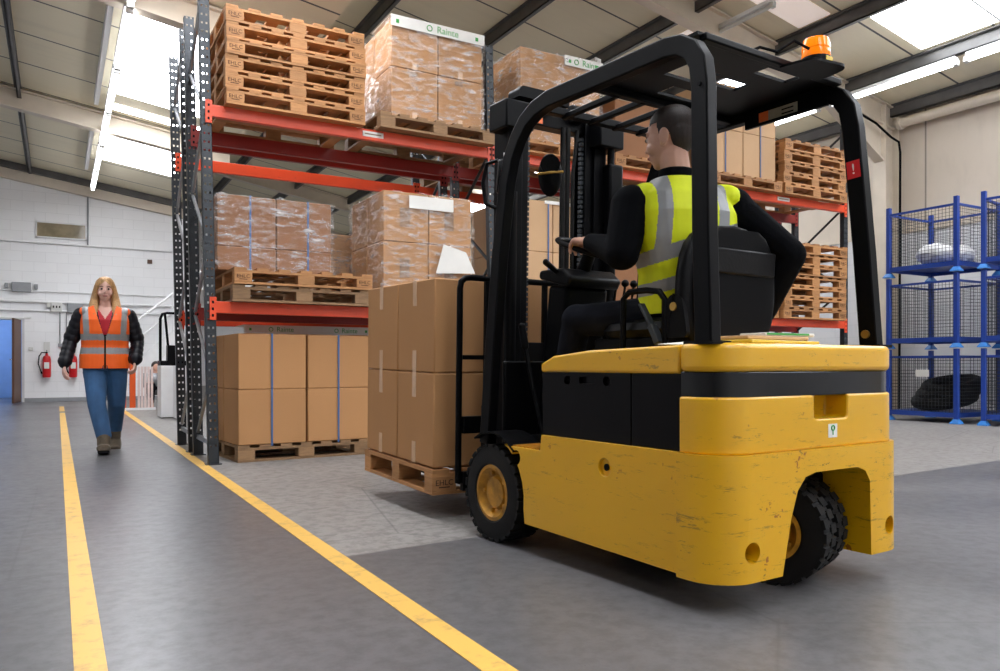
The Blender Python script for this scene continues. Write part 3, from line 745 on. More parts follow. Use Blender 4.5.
# rear row loads seen through the shelves
for (x0, x1, z0, z1, w) in ((2.3, 3.2, 1.37, 2.2, 'rear lower left shelf'), (4.0, 5.0, 3.0, 3.9, 'rear upper middle shelf')):
    pallet(x0 - .1, 7.8, z0 - .01, 'wooden pallet on the %s behind the front row' % w, 0, True)
    load(x0, x1, 7.9, 8.55, z0 + .14, z1, 1, 1, 'wrapped load on the ' + w, 'rear row wrapped loads', 'card_pale', ny=1)
    film(x0, x1, 7.9, 8.55, z0 + .13, z1, 'white wrinkled film round the load on the ' + w, 11, .03)
# bay 1 floor load
def rotload(cx, cy, rz, z0, cols, rows, where, group, nfront, ydep, mat='card', tp=()):
    """cartons on a yawed pallet: cols = list of x spans in the pallet frame"""
    Mt = Matrix.Translation((cx, cy, 0)) @ Matrix.Rotation(rz, 4, 'Z')
    cn = ['left', 'right'] if len(cols) == 2 else ['left', 'middle', 'right']
    for j in range(len(rows) - 1):
        for i, (a, b) in enumerate(cols):
            for d, (ya, yb) in enumerate(ydep):
                p = Mt @ Vector(((a + b) / 2, (ya + yb) / 2, 0)); w = (b - a) / 2 - .004; dd = (yb - ya) / 2 - .004
                lb = '%s %s %s carton %s' % ('upper' if j else 'lower', cn[i], 'front' if d == 0 else 'back', where)
                carton(p.x - w, p.x + w, p.y - dd, p.y + dd, rows[j] + .001, rows[j + 1] - .001, lb, group, mat, tp, rz=rz)
pallet(1.33, 6.80, 0, 'wooden pallet on the floor in the rack end bay', R(4), True)
rotload(1.33, 6.80, R(4), .144, [(.0, .60), (.61, 1.21)], [.144, .62, 1.1], 'on the floor pallet in the rack end bay', 'cartons on the floor pallet at the rack end', 2, [(.0, .48), (.49, .98)])
for u, w in ((.29, 'left'), (.9, 'right')):
    Mt = Matrix.Translation((1.33, 6.80, 0)) @ Matrix.Rotation(R(4), 4, 'Z')
    o = strap(0, 0, .98, .13, 1.1, 'blue band down the %s cartons on the floor pallet at the rack end' % w); p = Mt @ Vector((u, 0, 0)); o.location = p; o.rotation_euler = (0, 0, R(4))
m = MB()
for i in range(9): m.box(.602 - .012, .602 + .012, -.001, .0, .2 + i * .045, .2 + i * .045 + .03, Matrix.Translation((1.33, 6.8, 0)) @ Matrix.Rotation(R(4), 4, 'Z'))
# load in the rear row behind it with its printed sheet
pallet(1.65, 7.95, 0, 'wooden pallet on the floor of the rear rack row', 0, True)
load(1.62, 2.9, 7.9, 8.6, .144, 1.15, 2, 1, 'floor load in the rear rack row', 'cartons on the floor of the rear row', 'card', ny=1)
banner(1.60, 2.95, 7.885, 1.15, .075, 'white top sheet printed Rainte twice under the lower left beam', 2)

# bay 2
pallet(3.98, 6.66, 2.99, 'wooden pallet under the wrapped load above the mast', 0)
load(4.09, 5.1, 6.74, 7.62, 3.135, 4.08, 1, 1, 'wrapped load above the forklift mast', 'wrapped carton above the mast', 'card', ny=1)
film(4.09, 5.1, 6.74, 7.62, 3.12, 4.08, 'clear film round the load above the forklift mast', 21, .016)
banner(4.62, 5.12, 6.714, 3.98, .1, 'white top sheet printed Rainte on the load above the mast', 1)
pallet(5.25, 6.66, 2.99, 'wooden pallet under cartons behind the head of the driver', 0)
load(5.3, 6.4, 6.74, 7.6, 3.135, 3.75, 2, 1, 'load behind the head of the driver', 'cartons behind the driver', 'card_dark', ny=1)
pallet(3.95, 6.66, 1.34, 'wooden pallet under the pale cartons behind the mast', 0, True)
load(4.0, 4.98, 6.74, 7.65, 1.486, 2.53, 2, 2, 'pale load behind the mast', 'pale cartons behind the mast', 'card_pale', [2.0, 2.53])
strap(4.43, 6.74, 7.65, 1.48, 2.53, 'blue band round the pale cartons behind the mast')
m = MB(); m.box(4.38, 4.74, 6.73, 6.734, 2.5, 2.535); tag(m.build('paper_label', M['paper']), 'white paper strip on top of the pale cartons behind the mast', 'label')
pallet(5.25, 6.66, 1.34, 'wooden pallet beside the pale load, behind the driver', 0, True)
load(5.3, 6.3, 6.74, 7.6, 1.486, 2.1, 2, 1, 'load on the lower shelf behind the driver', 'cartons on the lower shelf behind the driver', 'card_dark', ny=1)
pallet(4.0, 6.82, 0, 'wooden pallet on the floor of the middle bay', 0, True)
load(4.05, 5.05, 6.86, 7.7, .144, 1.1, 2, 2, 'floor load of the middle bay', 'cartons on the floor of the middle bay', 'card', ny=1)
strap(4.3, 6.86, 7.7, .14, 1.1, 'blue band round the floor load of the middle bay')
pallet(5.25, 6.82, 0, 'wooden pallet on the floor at the right of the middle bay', 0, True)
load(5.3, 6.3, 6.86, 7.7, .144, 1.1, 2, 2, 'right floor load of the middle bay', 'cartons at the right of the middle bay', 'card', ny=1)
# bay 3
pallet(6.65, 6.64, 2.98, 'wooden pallet under the pale cartons behind the guard post', 0)
load(6.68, 7.83, 6.72, 7.6, 3.125, 4.2, 4, 2, 'pale load right of the guard post', 'pale cartons right of the guard post', 'card_pale', [3.66, 4.2], ny=1)
strap(6.95, 6.72, 7.6, 3.12, 4.2, 'blue band round the left half of the pale load at the guard post'); strap(7.55, 6.72, 7.6, 3.12, 4.2, 'blue band round the right half of the pale load at the guard post')
pstack(7.9, 6.64, 2.98, 5, 'upper stack at the right rack end', 'empty pallets on the upper right shelf')
pstack(7.9, 6.64, 1.42, 7, 'lower stack at the right rack end', 'empty pallets on the lower right shelf')
pstack(6.66, 6.7, 1.42, 6, 'stack behind the forklift seat', 'empty pallets behind the seat')

# ================================================================== FORKLIFT
PH = R(4); TO = Vector((2.313, 3.228, 0))
TM = Matrix.Translation(TO) @ Matrix.Rotation(PH, 4, 'Z')
tk = thing('forklift', 'yellow and black electric forklift truck carrying cartons, seen from its left rear', 'forklift', TO, PH)
def rr(pts, n=6, rad=None):
    """round the corners of polygon pts=(x,y,r)"""
    out = []; L = len(pts)
    for i, (x, y, r) in enumerate(pts):
        if r <= 0: out.append((x, y)); continue
        p = Vector((x, y)); a = Vector(pts[i - 1][:2]) - p; b = Vector(pts[(i + 1) % L][:2]) - p
        a.normalize(); b.normalize(); ang = a.angle(b); t = r / math.tan(ang / 2); s_, e_ = p + a * t, p + b * t
        c = p + (a + b).normalized() * (r / math.sin(ang / 2)); v0 = s_ - c; v1 = e_ - c
        tot = v0.angle_signed(v1)
        for k in range(n + 1):
            q = v0.copy(); q.rotate(Matrix.Rotation(-tot * k / n, 2)) if False else None
            an = -tot * k / n; q = Vector((v0.x * math.cos(an) - v0.y * math.sin(an), v0.x * math.sin(an) + v0.y * math.cos(an)))
            out.append((c.x + q.x, c.y + q.y))
    return out
HW = .54
SEAM = -1.185
# chassis sides (y, z) outline with the arch of the front wheel
arch = [(-.25 - .0, .13)] + [(-.0 - .265 * math.cos(a), .2285 + .265 * math.sin(a)) for a in [R(x) for x in (-8, 5, 18, 31, 44, 57, 65)]]
side = [(SEAM + .004, .11), (-.27, .128)] + arch[1:] + [(-.115, .462), (-.385, .462), (-.395, .53), (SEAM + .004, .53)]
cuts = [MB().cyl((-.7, -.205, .415), (-.50, -.205, .415), .033, n=20), MB().cyl((-.7, -.80, .435), (-.525, -.80, .435), .036, n=20)]
m = MB(); m.prism(side, -HW, -.36, 'x'); me = cut(m, cuts, 'left_side_panel'); o = link('left_side_panel', me, M['yellow'], tk, bevel=.008)
MB().cyl((-.53, -.80, .435), (-.522, -.80, .435), .014).build('lifting_hole', M['black'], tk)
m = MB(); m.prism(side, .36, HW, 'x'); m.build('right_side_panel', M['yellow'], tk, bevel=.008)
m = MB(); m.box(-.36, .36, SEAM, -.30, .12, .50); m.box(-.36, .36, -.30, .10, .12, .40); m.build('chassis', M['black_matt'], tk, bevel=.006)
m = MB()
for i in range(9): m.box(-.53, -.38, -.375 + .028 * i, -.363 + .028 * i, .462, .468)
m.build('step_grip', M['rim'], tk)
# fenders over the front wheels
for s in (-1, 1):
    pts = [(0, -.285 * math.cos(a), .2285 + .285 * math.sin(a)) for a in [R(x) for x in (48, 60, 72, 84, 96, 108, 120)]]
    m = MB(); m.ribbon([(s * .46, p[1], p[2]) for p in pts], .17, .008); m.build('fender', M['black'], tk, True)
# battery cover panels
circ = lambda y0: MB().prism([(y0 + .021 * math.cos(t), .767 + .019 * math.sin(t)) for t in [2 * math.pi * i / 20 for i in range(20)]], -.7, -.505)
m = MB(); m.box(-.525, -.49, -.93, -.385, .53, .80); me = cut(m, [circ(-.554), circ(-.796), MB().prism(rr([(-.728, .755, .01), (-.63, .755, .01), (-.63, .783, .01), (-.728, .783, .01)]), -.7, -.505)], 'battery_panel')
link('battery_panel', me, M['panel'], tk, bevel=.002)
MB().box(-.525, -.49, SEAM, -.934, .53, .80).build('battery_panel', M['panel'], tk, bevel=.004)
m = MB(); m.box(.49, .525, SEAM, -.385, .53, .80); m.build('battery_panel', M['panel'], tk, bevel=.004)
m = MB(); m.box(-.49, .49, SEAM, -.40, .50, .80); m.build('battery_box', M['black_matt'], tk)
# yellow hood
hp = rr([(SEAM + .003, .80, 0), (-.385, .80, .01), (-.385, .835, .01), (-.47, .868, .02), (-.70, .888, 0), (SEAM + .003, .90, 0)])
m = MB(); m.prism(hp, -.535, .535, 'x'); m.build('hood', M['yellow'], tk, bevel=.014, seg=3)
# counterweight: rounded plan, stacked bands
def plan(g=0):
    a = HW + .005 + g; b = -1.375 - g; p = rr([(-a, SEAM - .003, 0), (-a, b, .15), (a, b, .15), (a, SEAM - .003, 0)], 10); return p
archp = [(-.26, .0), (-.25, .10), (-.20, .30), (-.165, .39), (-.12, .435), (-.06, .448), (.20, .448), (.25, .43), (.28, .39), (.29, .10), (.29, .0)]
c1 = MB().prism(archp, -1.6, -1.0, 'y')
c0 = MB().box(-.42, .42, -1.25, -.9, -.1, .44)
holes = [MB().cyl((x, -1.6, .205), (x, -1.30, .205), .036, n=20) for x in (-.405, .42)]
m = MB(); m.prism(plan(.012), .105, .53, 'z'); me = cut(m, [c1] + holes, 'counterweight'); link('counterweight', me, M['yellow_worn'], tk, bevel=.012, seg=3)
for x in (-.405, .42): MB().cyl((x, -1.325, .205), (x, -1.315, .205), .036, n=20).build('tie_down_hole', M['black'], tk)
m = MB(); m.prism(plan(0), .5295, .722, 'z'); pk = MB().prism(rr([(-.05, .635, .015), (.155, .635, .015), (.155, .74, 0), (-.05, .74, 0)]), -1.6, -1.28, 'y')
me = cut(m, [pk], 'counterweight_top'); link('counterweight_band', me, M['yellow'], tk, bevel=.008, seg=3)
m = MB(); m.prism(plan(-.008), .72, .808, 'z'); m.build('black_band', M['black_gloss'], tk, bevel=.004)
m = MB(); m.prism(plan(.0), .806, .905, 'z'); m.build('rear_cover', M['yellow'], tk, bevel=.02, seg=4)
MB().cyl((-.02, -1.325, .62), (-.02, -1.325, .74), .012).build('tow_pin', M['chrome'], tk, True)
m = MB(); m.box(.03, .085, -1.3765, -1.3755, .565, .615); o = m.build('key_sticker', M['paper'], tk)
m = MB(); m.tube([(.0575 + .009 * math.cos(a), -1.3775, .6 + .009 * math.sin(a)) for a in [2 * math.pi * i / 12 for i in range(12)]], .0025, 6, True); m.box(.0555, .0595, -1.3785, -1.3768, .574, .592); m.build('key_emblem', M['green_ink'], o)
# wheels
def wheel(x, y, r, w, label=None, name='front_wheel', rot=0, lugs=26, side=-1, rimr=.62, parent=tk):
    e = bpy.data.objects.new(name, None); COL.objects.link(e); e.parent = parent; e.location = (x, y, r); e.rotation_euler = (0, 0, rot)
    h = w / 2; ri = r * rimr
    prof = [(ri, -h * .86), (ri + .012, -h), (r * .86, -h), (r * .95, -h * .94), (r * .965, -h * .8), (r * .965, h * .8), (r * .95, h * .94), (r * .86, h), (ri + .012, h), (ri, h * .86), (ri - .01, 0), (ri, -h * .86)]
    m = MB(); m.lathe(prof, None, 48)
    for k in range(lugs):
        a = 2 * math.pi * k / lugs
        for s in (-1, 1):
            Mx = Matrix.Rotation(a + (0 if s < 0 else math.pi / lugs), 4, 'X'); q = 2 * math.pi * r / lugs * .36
            m.prism([(-q, r * .94), (q, r * .94), (q * .9, r), (-q * .9, r)], s * h * .1 if s > 0 else -h * 1.005, h * 1.005 if s > 0 else -h * .1, 'x', Mx)
    m.build('tyre', M['rubber'], e, True, angle=30)
    m = MB(); S = side
    m.lathe([(ri - .003, S * h * .55), (ri + .004, S * h * .92), (ri - .012, S * h * .95), (ri - .03, S * h * .6), (ri * .62, S * h * .5), (ri * .55, S * h * .72), (0, S * h * .74)], None, 40)
    m.build('rim', M['rim'], e, True, angle=35)
    for k in range(5):
        a = 2 * math.pi * k / 5; p = (S * h * .5, ri * .72 * math.cos(a), ri * .72 * math.sin(a)); m = MB(); m.cyl(p, (S * h * .72, p[1], p[2]), .011, n=6); m.build('wheel_nut', M['rim'], e)
    return e
wheel(-.462, 0, .2285, .16, rimr=.56); wheel(.462, 0, .2285, .16, side=1, rimr=.56)
wheel(-.0, -1.18, .20, .12, name='rear_wheel', rot=R(17), lugs=24, rimr=.52); wheel(.145, -1.135, .20, .12, name='rear_wheel', rot=R(17), lugs=24, side=1, rimr=.52)
MB().box(-.12, .2, -1.2, -1.1, .28, .46).build('steer_axle', M['black_matt'], tk)
# overhead guard
def guard_rail(s):
    P = [(.49, .105, .45), (.488, .06, .9), (.478, .015, 1.35), (.468, -.03, 1.68), (.462, -.06, 1.80), (.457, -.105, 1.88), (.453, -.165, 1.945), (.448, -.24, 1.985), (.445, -.34, 2.003),
         (.44, -.70, 1.996), (.44, -1.04, 1.988), (.44, -1.11, 1.975), (.442, -1.165, 1.94), (.446, -1.20, 1.885), (.45, -1.215, 1.80), (.478, -1.245, 1.3), (.49, -1.268, .90)]
    m = MB(); m.ribbon([(s * a, b, c) for a, b, c in P], .052, .075); return m
for s in (-1, 1):
    o = guard_rail(s).build('guard_rail', M['black_matt'], tk, bevel=.006)
    for z in (1.80, 1.72):
        if s < 0: MB().cyl((-.475, -1.22, z), (-.48, -1.22, z), .008).build('bolt', M['black'], tk)
    m = MB(); m.box(s * .49 - .045, s * .49 + .045, -1.33, -1.20, .90, .912); m.build('guard_foot', M['black_matt'], tk)
MB().cyl((.452, -1.262, .955), (.47, -1.262, .955), .017).build('brass_bolt', M['brass'], tk, True)
for y, z in ((-.245, 1.995), (-.60, 1.99)):
    MB().box(-.43, .43, y - .02, y + .02, z - .02, z + .015).build('cross_bar', M['black_matt'], tk, bevel=.004)
for x in (-.29, -.135, .02, .175, .32): MB().box(x - .014, x + .014, -.60, -.235, 1.965, 1.99).build('roof_bar', M['black_matt'], tk, bevel=.004)
m = MB(); m.box(-.43, .43, -1.17, -.62, 2.0, 2.012)
me = cut(m, [MB().box(-.25, -.06, -.96, -.83, 1.9, 2.1), MB().box(-.12, .12, -.76, -.66, 1.9, 2.1), MB().box(-.02, .14, -.94, -.86, 1.9, 2.1), MB().box(.04, .24, -1.11, -1.04, 1.9, 2.1)], 'roof_plate'); link('roof_plate', me, M['black_matt'], tk)
MB().box(-.41, .41, -1.19, -1.155, 1.98, 2.008).build('cross_bar', M['black_matt'], tk, bevel=.006)
m = MB(); m.box(.41, .425, -1.12, -.70, 1.92, 2.0); m.build('side_flange', M['black_matt'], tk)
m = MB(); m.box(.4085, .41, -.98, -.78, 1.932, 1.975); o = m.build('warning_label', M['label_gr'], tk)
MB().box(.4075, .4085, -.83, -.78, 1.932, 1.975).build('orange_panel', M['label_or'], o)
for k in range(2): MB().box(.4075, .4085, -.96, -.90, 1.938 + .018 * k, 1.944 + .018 * k).build('printed_line', M['black'], o)
m = MB(); m.box(-.029, .029, 0, .0012, -.036, .036); o = m.build('red_warning_sticker', M['label_rd'], tk, bevel=.003); o.location = (.4308, -1.226, 1.63); o.rotation_euler = (R(3.2), R(-3.4), R(-90))
text('exclamation_mark', '!', .06, (0, -.0005, 0), (R(90), 0, 0), M['paper'], o)
# beacon on its bracket
m = MB(); m.prism(rr([(.02, -1.17, .01), (.05, -1.30, .05), (.24, -1.33, .05), (.27, -1.2, .05), (.2, -1.15, .02)]), 1.974, 1.984, 'z'); m.build('beacon_bracket', M['black_matt'], tk)
be = bpy.data.objects.new('beacon', None); COL.objects.link(be); be.parent = tk; be.location = (.15, -1.245, 1.984)
MB().cyl((0, 0, 0), (0, 0, .03), .058, .055, n=28).build('beacon_base', M['black'], be, True)
m = MB(); m.lathe([(.052, .028), (.054, .035), (.051, .06), (.053, .065), (.05, .09), (.046, .103), (.03, .109), (0, .11)], Matrix.Rotation(R(-90), 4, 'Y'), 32); m.build('amber_dome', M['amber'], be, True, angle=25)
m = MB(); m.box(-.02, .02, -.0585, -.056, .006, .022); m.build('yellow_label', M['label_ye'], be)
m = MB(); m.tube([(.10, -1.25, 2.04), (.05, -1.22, 2.07), (0, -1.18, 2.03), (-.05, -1.14, 2.05), (-.12, -1.1, 2.015)], .006, 6); m.build('beacon_cable', M['black'], tk, True)
# mast
mast = bpy.data.objects.new('mast', None); COL.objects.link(mast); mast.parent = tk; mast.location = (0, .27, .15); mast.rotation_euler = (R(1.2), 0, 0)
for s in (-1, 1):
    m = MB(); x = s * .31
    m.box(x - .012, x + .012, -.07, .07, -.05, 1.98); m.box(min(x, x - s * .07), max(x, x - s * .07), -.07, -.055, -.05, 1.98); m.box(min(x, x - s * .07), max(x, x - s * .07), .055, .07, -.05, 1.98); m.build('outer_mast_rail', M['black'], mast, bevel=.003)
    m = MB(); x = s * .24
    m.box(x - .01, x + .01, -.05, .05, 0, 2.04); m.box(min(x, x - s * .05), max(x, x - s * .05), -.05, -.037, 0, 2.04); m.box(min(x, x - s * .05), max(x, x - s * .05), .037, .05, 0, 2.04); m.build('inner_mast_rail', M['black'], mast, bevel=.003)
    m = MB(); m.cyl((s * .33, -.10, .1), (s * .33, -.10, 1.55), .032, n=16); m.cyl((s * .33, -.10, 1.55), (s * .33, -.10, 1.95), .02, n=12); m.build('lift_cylinder', M['black'], mast, True)
    m = MB(); m.box(s * .305 - .085, s * .305 + .085, -.14, .02, 1.86, 2.0); m.build('mast_head', M['black_matt'], mast, bevel=.008)
    m = MB(); z = 0
    while z < 1.9: m.box(s * .18 - .01, s * .18 + .01, -.035, -.015, z, z + .018); z += .026
    m.build('lift_chain', M['chrome'] if False else M['upright'], mast)
m = MB(); m.box(-.34, .34, -.02, .06, 1.94, 2.02); m.cyl((-.16, -.03, 2.03), (-.1, -.03, 2.03), .05, n=20); m.cyl((.1, -.03, 2.03), (.16, -.03, 2.03), .05, n=20); m.build('mast_crossbar', M['black_matt'], mast, bevel=.004)
m = MB(); m.prism(rr([(-.3, 2.03, 0), (-.3, 2.085, .03), (.02, 2.085, .03), (.02, 2.03, 0)]), -.12, -.02, 'y'); m.build('hose_guard', M['black_matt'], mast)
for z in (.05, .7): MB().box(-.30, .30, .04, .07, z, z + .1).build('mast_crossbar', M['black'], mast, bevel=.004)
m = MB(); m.tube([(.05, -.03, .1), (.05, -.03, 1.95)], .014, 8); m.tube([(.085, -.03, .1), (.085, -.03, 1.95)], .014, 8); m.tube([(.12, -.03, .2), (.12, -.03, 1.7), (.15, -.03, 1.95)], .011, 8); m.build('hydraulic_hose', M['rubber'], mast, True)
MB().box(.3, .40, -.13, -.04, 1.45, 1.78).build('cylinder_cover', M['black'], mast, bevel=.015)
MB().box(-.015, .015, 0, .001, 0, .03).build('mast_sticker', M['label_or'], tk, loc=(-.16, .12, 2.065))
o = MB().box(0, .075, 0, .001, 0, .07).build('white_notice', M['paper'], tk, loc=(-.37, .145, 1.82)); MB().box(.01, .065, -.0008, 0, .03, .038).build('printed_line', M['label_rd'], o)
# work lamps / mirror on the front posts
m = MB(); m.ell((0, 0, 0), (.055, .028, .1)); m.cyl((0, -.02, .04), (0, -.035, .04), .045, n=20); o = m.build('work_lamp', M['black'], tk, True, loc=(-.37, -.235, 1.70), rot=(0, 0, R(-35)))
m = MB(); m.tube([(-.058, -.02, 0), (0, -.04, .002), (.058, -.02, .01)], .006, 6); m.build('lamp_strap', M['brass'], o, True)
m = MB(); m.box(-.045, .045, -.02, .02, -.09, .09); o = m.build('side_mirror', M['black_matt'], tk, bevel=.02, loc=(-.40, .10, 1.75), rot=(0, R(8), R(20)))
m = MB(); m.tube([(.45, -.05, 1.8), (-.47, -.03, 1.8)][:1] + [(-.47, -.02, 1.76)], .008, 6) if False else m.tube([(-.465, -.02, 1.78), (-.42, .02, 1.79), (-.41, .09, 1.80)], .008, 6); m.build('mirror_arm', M['upright'], tk, True)
m = MB(); m.tube([(-.50, .0, 1.80), (-.53, .05, 1.79), (-.54, .07, 1.70), (-.53, .06, 1.60), (-.49, .03, 1.58)], .010, 8); m.build('grab_handle', M['black'], tk, True)
# carriage, backrest, forks
ca = bpy.data.objects.new('fork_carriage', None); COL.objects.link(ca); ca.parent = tk; ca.location = (.0, .42, .11); ca.rotation_euler = (R(1.2), 0, 0)
m = MB(); m.box(-.44, .44, .0, .035, .06, .16); m.build('carriage_bar', M['black_matt'], ca, bevel=.004)
MB().box(-.44, .44, .0, .035, .36, .45).build('carriage_bar', M['black_matt'], ca, bevel=.004)
MB().box(-.18, .18, -.06, 0, .06, .45).build('carriage_plate', M['black'], ca)
for s in (-1, 1):
    m = MB(); m.box(s * .24 - .05, s * .24 + .05, .035, .07, .045, .5); m.prism([(.035, .035), (1.0, .05), (1.0, .06), (.07, .08), (.035, .08)], s * .24 - .05, s * .24 + .05, 'x'); m.build('fork', M['black_matt'], ca)
m = MB(); m.tube([(-.455, .03, .1), (-.455, .03, 1.12), (-.448, .03, 1.155), (-.425, .03, 1.175), (-.39, .03, 1.18), (.39, .03, 1.18), (.425, .03, 1.175), (.448, .03, 1.155), (.455, .03, 1.12), (.455, .03, .1)], .017, 10); m.build('backrest_frame', M['black'], ca, True)
for x in (-.285, -.1, .1, .285): MB().box(x - .014, x + .014, .02, .045, .4, 1.175).build('backrest_bar', M['black'], ca, bevel=.003)
for z in (.76,): MB().box(-.45, .45, .022, .042, z - .012, z + .012).build('backrest_bar', M['black'], ca)
# cockpit: cowl, column, wheel, levers
m = MB(); m.box(-.40, .40, .09, .12, .40, .85); m.build('front_cowl', M['black'], tk, bevel=.01)
m = MB(); m.prism([(-.20, 1.20), (-.05, 1.22), (.07, .40), (-.07, .40)], -.24, .02, 'x'); m.build('steering_column', M['black'], tk, bevel=.02, seg=3)
m = MB(); m.prism([(-.25, 1.19), (-.02, 1.25), (-.03, 1.29), (-.21, 1.285), (-.27, 1.235)], -.28, .04, 'x'); m.build('dashboard', M['vinyl'], tk, bevel=.015, seg=3)
MB().cyl((-.13, -.17, 1.26), (-.138, -.245, 1.365), .035, .03).build('column_cover', M['black'], tk, True)
sw = bpy.data.objects.new('steering_wheel', None); COL.objects.link(sw); sw.parent = tk; sw.location = (-.14, -.255, 1.375); sw.rotation_euler = (R(22), R(4), 0)
m = MB(); m.tube([(.165 * math.cos(a), .165 * math.sin(a), 0) for a in [2 * math.pi * i / 40 for i in range(40)]], .013, 10, True); m.build('wheel_rim', M['vinyl'], sw, True)
for a in (90, 210, 330): MB().bar((0, 0, -.012), (.16 * math.cos(R(a)), .16 * math.sin(R(a)), 0), .03, .01).build('spoke', M['vinyl'], sw)
MB().cyl((0, 0, -.03), (0, 0, .008), .04, n=20).build('wheel_hub', M['vinyl'], sw, True)
m = MB(); m.cap((-.24, -.16, 1.25), (-.345, -.17, 1.31), .011, .015); m.build('direction_lever', M['vinyl'], tk, True)
for x in (.16, .22, .28):
    m = MB(); m.tube([(x, .0, .9), (x, -.08, 1.15), (x, -.1, 1.24)], .007, 6); m.ell((x, -.1, 1.25), .02); m.build('hydraulic_lever', M['black'], tk, True)
m = MB(); m.tube([(-.30, -.12, .42), (-.31, -.02, .72), (-.32, .03, .92)], .011, 8); m.cap((-.32, .03, .92), (-.325, .05, 1.02), .018, .018); m.build('parking_brake_lever', M['black'], tk, True)
m = MB(); m.box(.05, .14, .0, .08, .43, .46); m.build('pedal', M['rubber'], tk); m = MB(); m.box(-.16, -.07, .0, .08, .43, .46); m.build('pedal', M['rubber'], tk)
MB().box(-.36, .36, -.30, .09, .40, .41).build('floor_mat', M['rubber'], tk)
# seat
st = bpy.data.objects.new('seat', None); COL.objects.link(st); st.parent = tk; st.location = (-.045, -.70, .885)
m = MB(); m.box(-.23, .23, -.27, .27, 0, .06); m.build('seat_base', M['black'], st, bevel=.01)
m = MB(); m.loft([((0, 0, .06), .23, .26, (1, 0, 0), (0, 1, 0)), ((0, 0, .09), .25, .28, (1, 0, 0), (0, 1, 0)), ((0, 0, .12), .24, .27, (1, 0, 0), (0, 1, 0)), ((0, 0, .14), .19, .22, (1, 0, 0), (0, 1, 0))], 40, 4); m.build('seat_cushion', M['vinyl'], st, True)
bk = [(.03, .20), (.06, .24), (.12, .265), (.20, .275), (.30, .272), (.37, .258), (.42, .235), (.455, .205), (.478, .16), (.492, .09), (.496, .03)]
m = MB(); m.loft([((0, -.26 - .02 * (z / .49), z), a, .045 if z < .45 else .035, (1, 0, 0), (0, 1, 0)) for z, a in bk], 40, 3.2); m.build('seat_backrest', M['vinyl'], st, True)
m = MB(); m.loft([((.0, -.315 - .02 * (z / .49), z), a - .045, .012, (1, 0, 0), (0, 1, 0)) for z, a in bk[1:-2]], 32, 5); m.build('seat_shell', M['black'], st, True, bevel=0)
m = MB(); m.prism([(-.19, .30), (.205, .30), (.215, .40), (-.2, .40)], -.352, -.332, 'y'); m.build('seat_pocket', M['vinyl'], st, bevel=.008)
m = MB(); m.tube([(-.27, -.20, 0), (-.27, -.20, .2), (-.27, -.17, .235), (-.27, -.10, .245), (-.27, .0, .245), (-.27, .035, .22), (-.27, .04, 0)], .013, 8); m.build('hip_restraint', M['black'], st, True)
m = MB(); m.tube([(.27, -.20, 0), (.27, -.20, .2), (.27, -.17, .235), (.27, .0, .245), (.27, .035, .22), (.27, .04, 0)], .013, 8); m.build('hip_restraint', M['black'], st, True)
m = MB(); m.prism(rr([(-.32, .05, .02), (-.20, .05, .02), (-.21, .22, .05), (-.29, .22, .05)]), -.275, -.255, 'x'); o = m.build('hinge_plate', M['black'], st, bevel=.004)
MB().cyl((-.28, -.25, .17), (-.268, -.25, .17), .017, n=12).build('hinge_bolt', M['brass'], o, True)
m = MB(); m.bar((-.29, -.09, .19), (-.29, -.17, .07), .012, .03, (1, 0, 0)); m.bar((-.29, -.15, .10), (-.29, -.19, .03), .025, .035, (1, 0, 0)); m.build('seat_belt_buckle', M['upright'], st, bevel=.003)
# papers lying on the rear cover
for i, (x, y, w, d, h, a, mt, lb) in enumerate(((-.15, -1.25, .44, .16, .014, 5, 'label_ye', 'yellow crumpled paper folder lowest on the rear cover of the forklift'), (-.17, -1.25, .36, .13, .016, 2, 'card_pale', 'pale cardboard folder in the middle of the papers on the forklift'), (-.08, -1.24, .26, .12, .014, -5, 'paper', 'white paper pad with a green strip on top of the forklift papers'))):
    z = .9065 + [0, .0135, .0285][i]; p = TM @ Vector((x, y, z)); nx = 8; vs = []; fs = []; rnd = random.Random(i)
    m = MB(); m.box(-w / 2, w / 2, -d / 2, d / 2, 0, h * .8); o = m.build(['paper_folder', 'paper_folder', 'paper_pad'][i], M[mt], None, bevel=.003); o.location = p; o.rotation_euler = (0, 0, PH + R(a)); tag(o, lb, 'paper')
    if i == 2: MB().box(-w / 2 + .01, w / 2 - .03, -d / 2 - .0006, d / 2 - .05, .003, .0105).build('green_strip', M['green_ink'], o)
p = TM @ Vector((-.41, -1.10, .902)); m = MB(); m.add([(-.12, -.03, 0), (.1, -.04, .001), (.12, .03, .004), (.02, .02, .012), (-.1, .04, .002), (-.12, -.03, .002), (.1, -.04, .003), (.12, .03, .006), (.02, .02, .014), (-.1, .04, .004)], [(0, 1, 3), (1, 2, 3), (0, 3, 4), (5, 8, 6), (6, 8, 7), (5, 9, 8), (0, 5, 6, 1), (1, 6, 7, 2), (2, 7, 8, 3), (3, 8, 9, 4), (4, 9, 5, 0)])
o = m.build('loose_paper', M['paper'], None); o.location = p; tag(o, 'crumpled white sheet beside the left rear guard post of the forklift', 'paper')

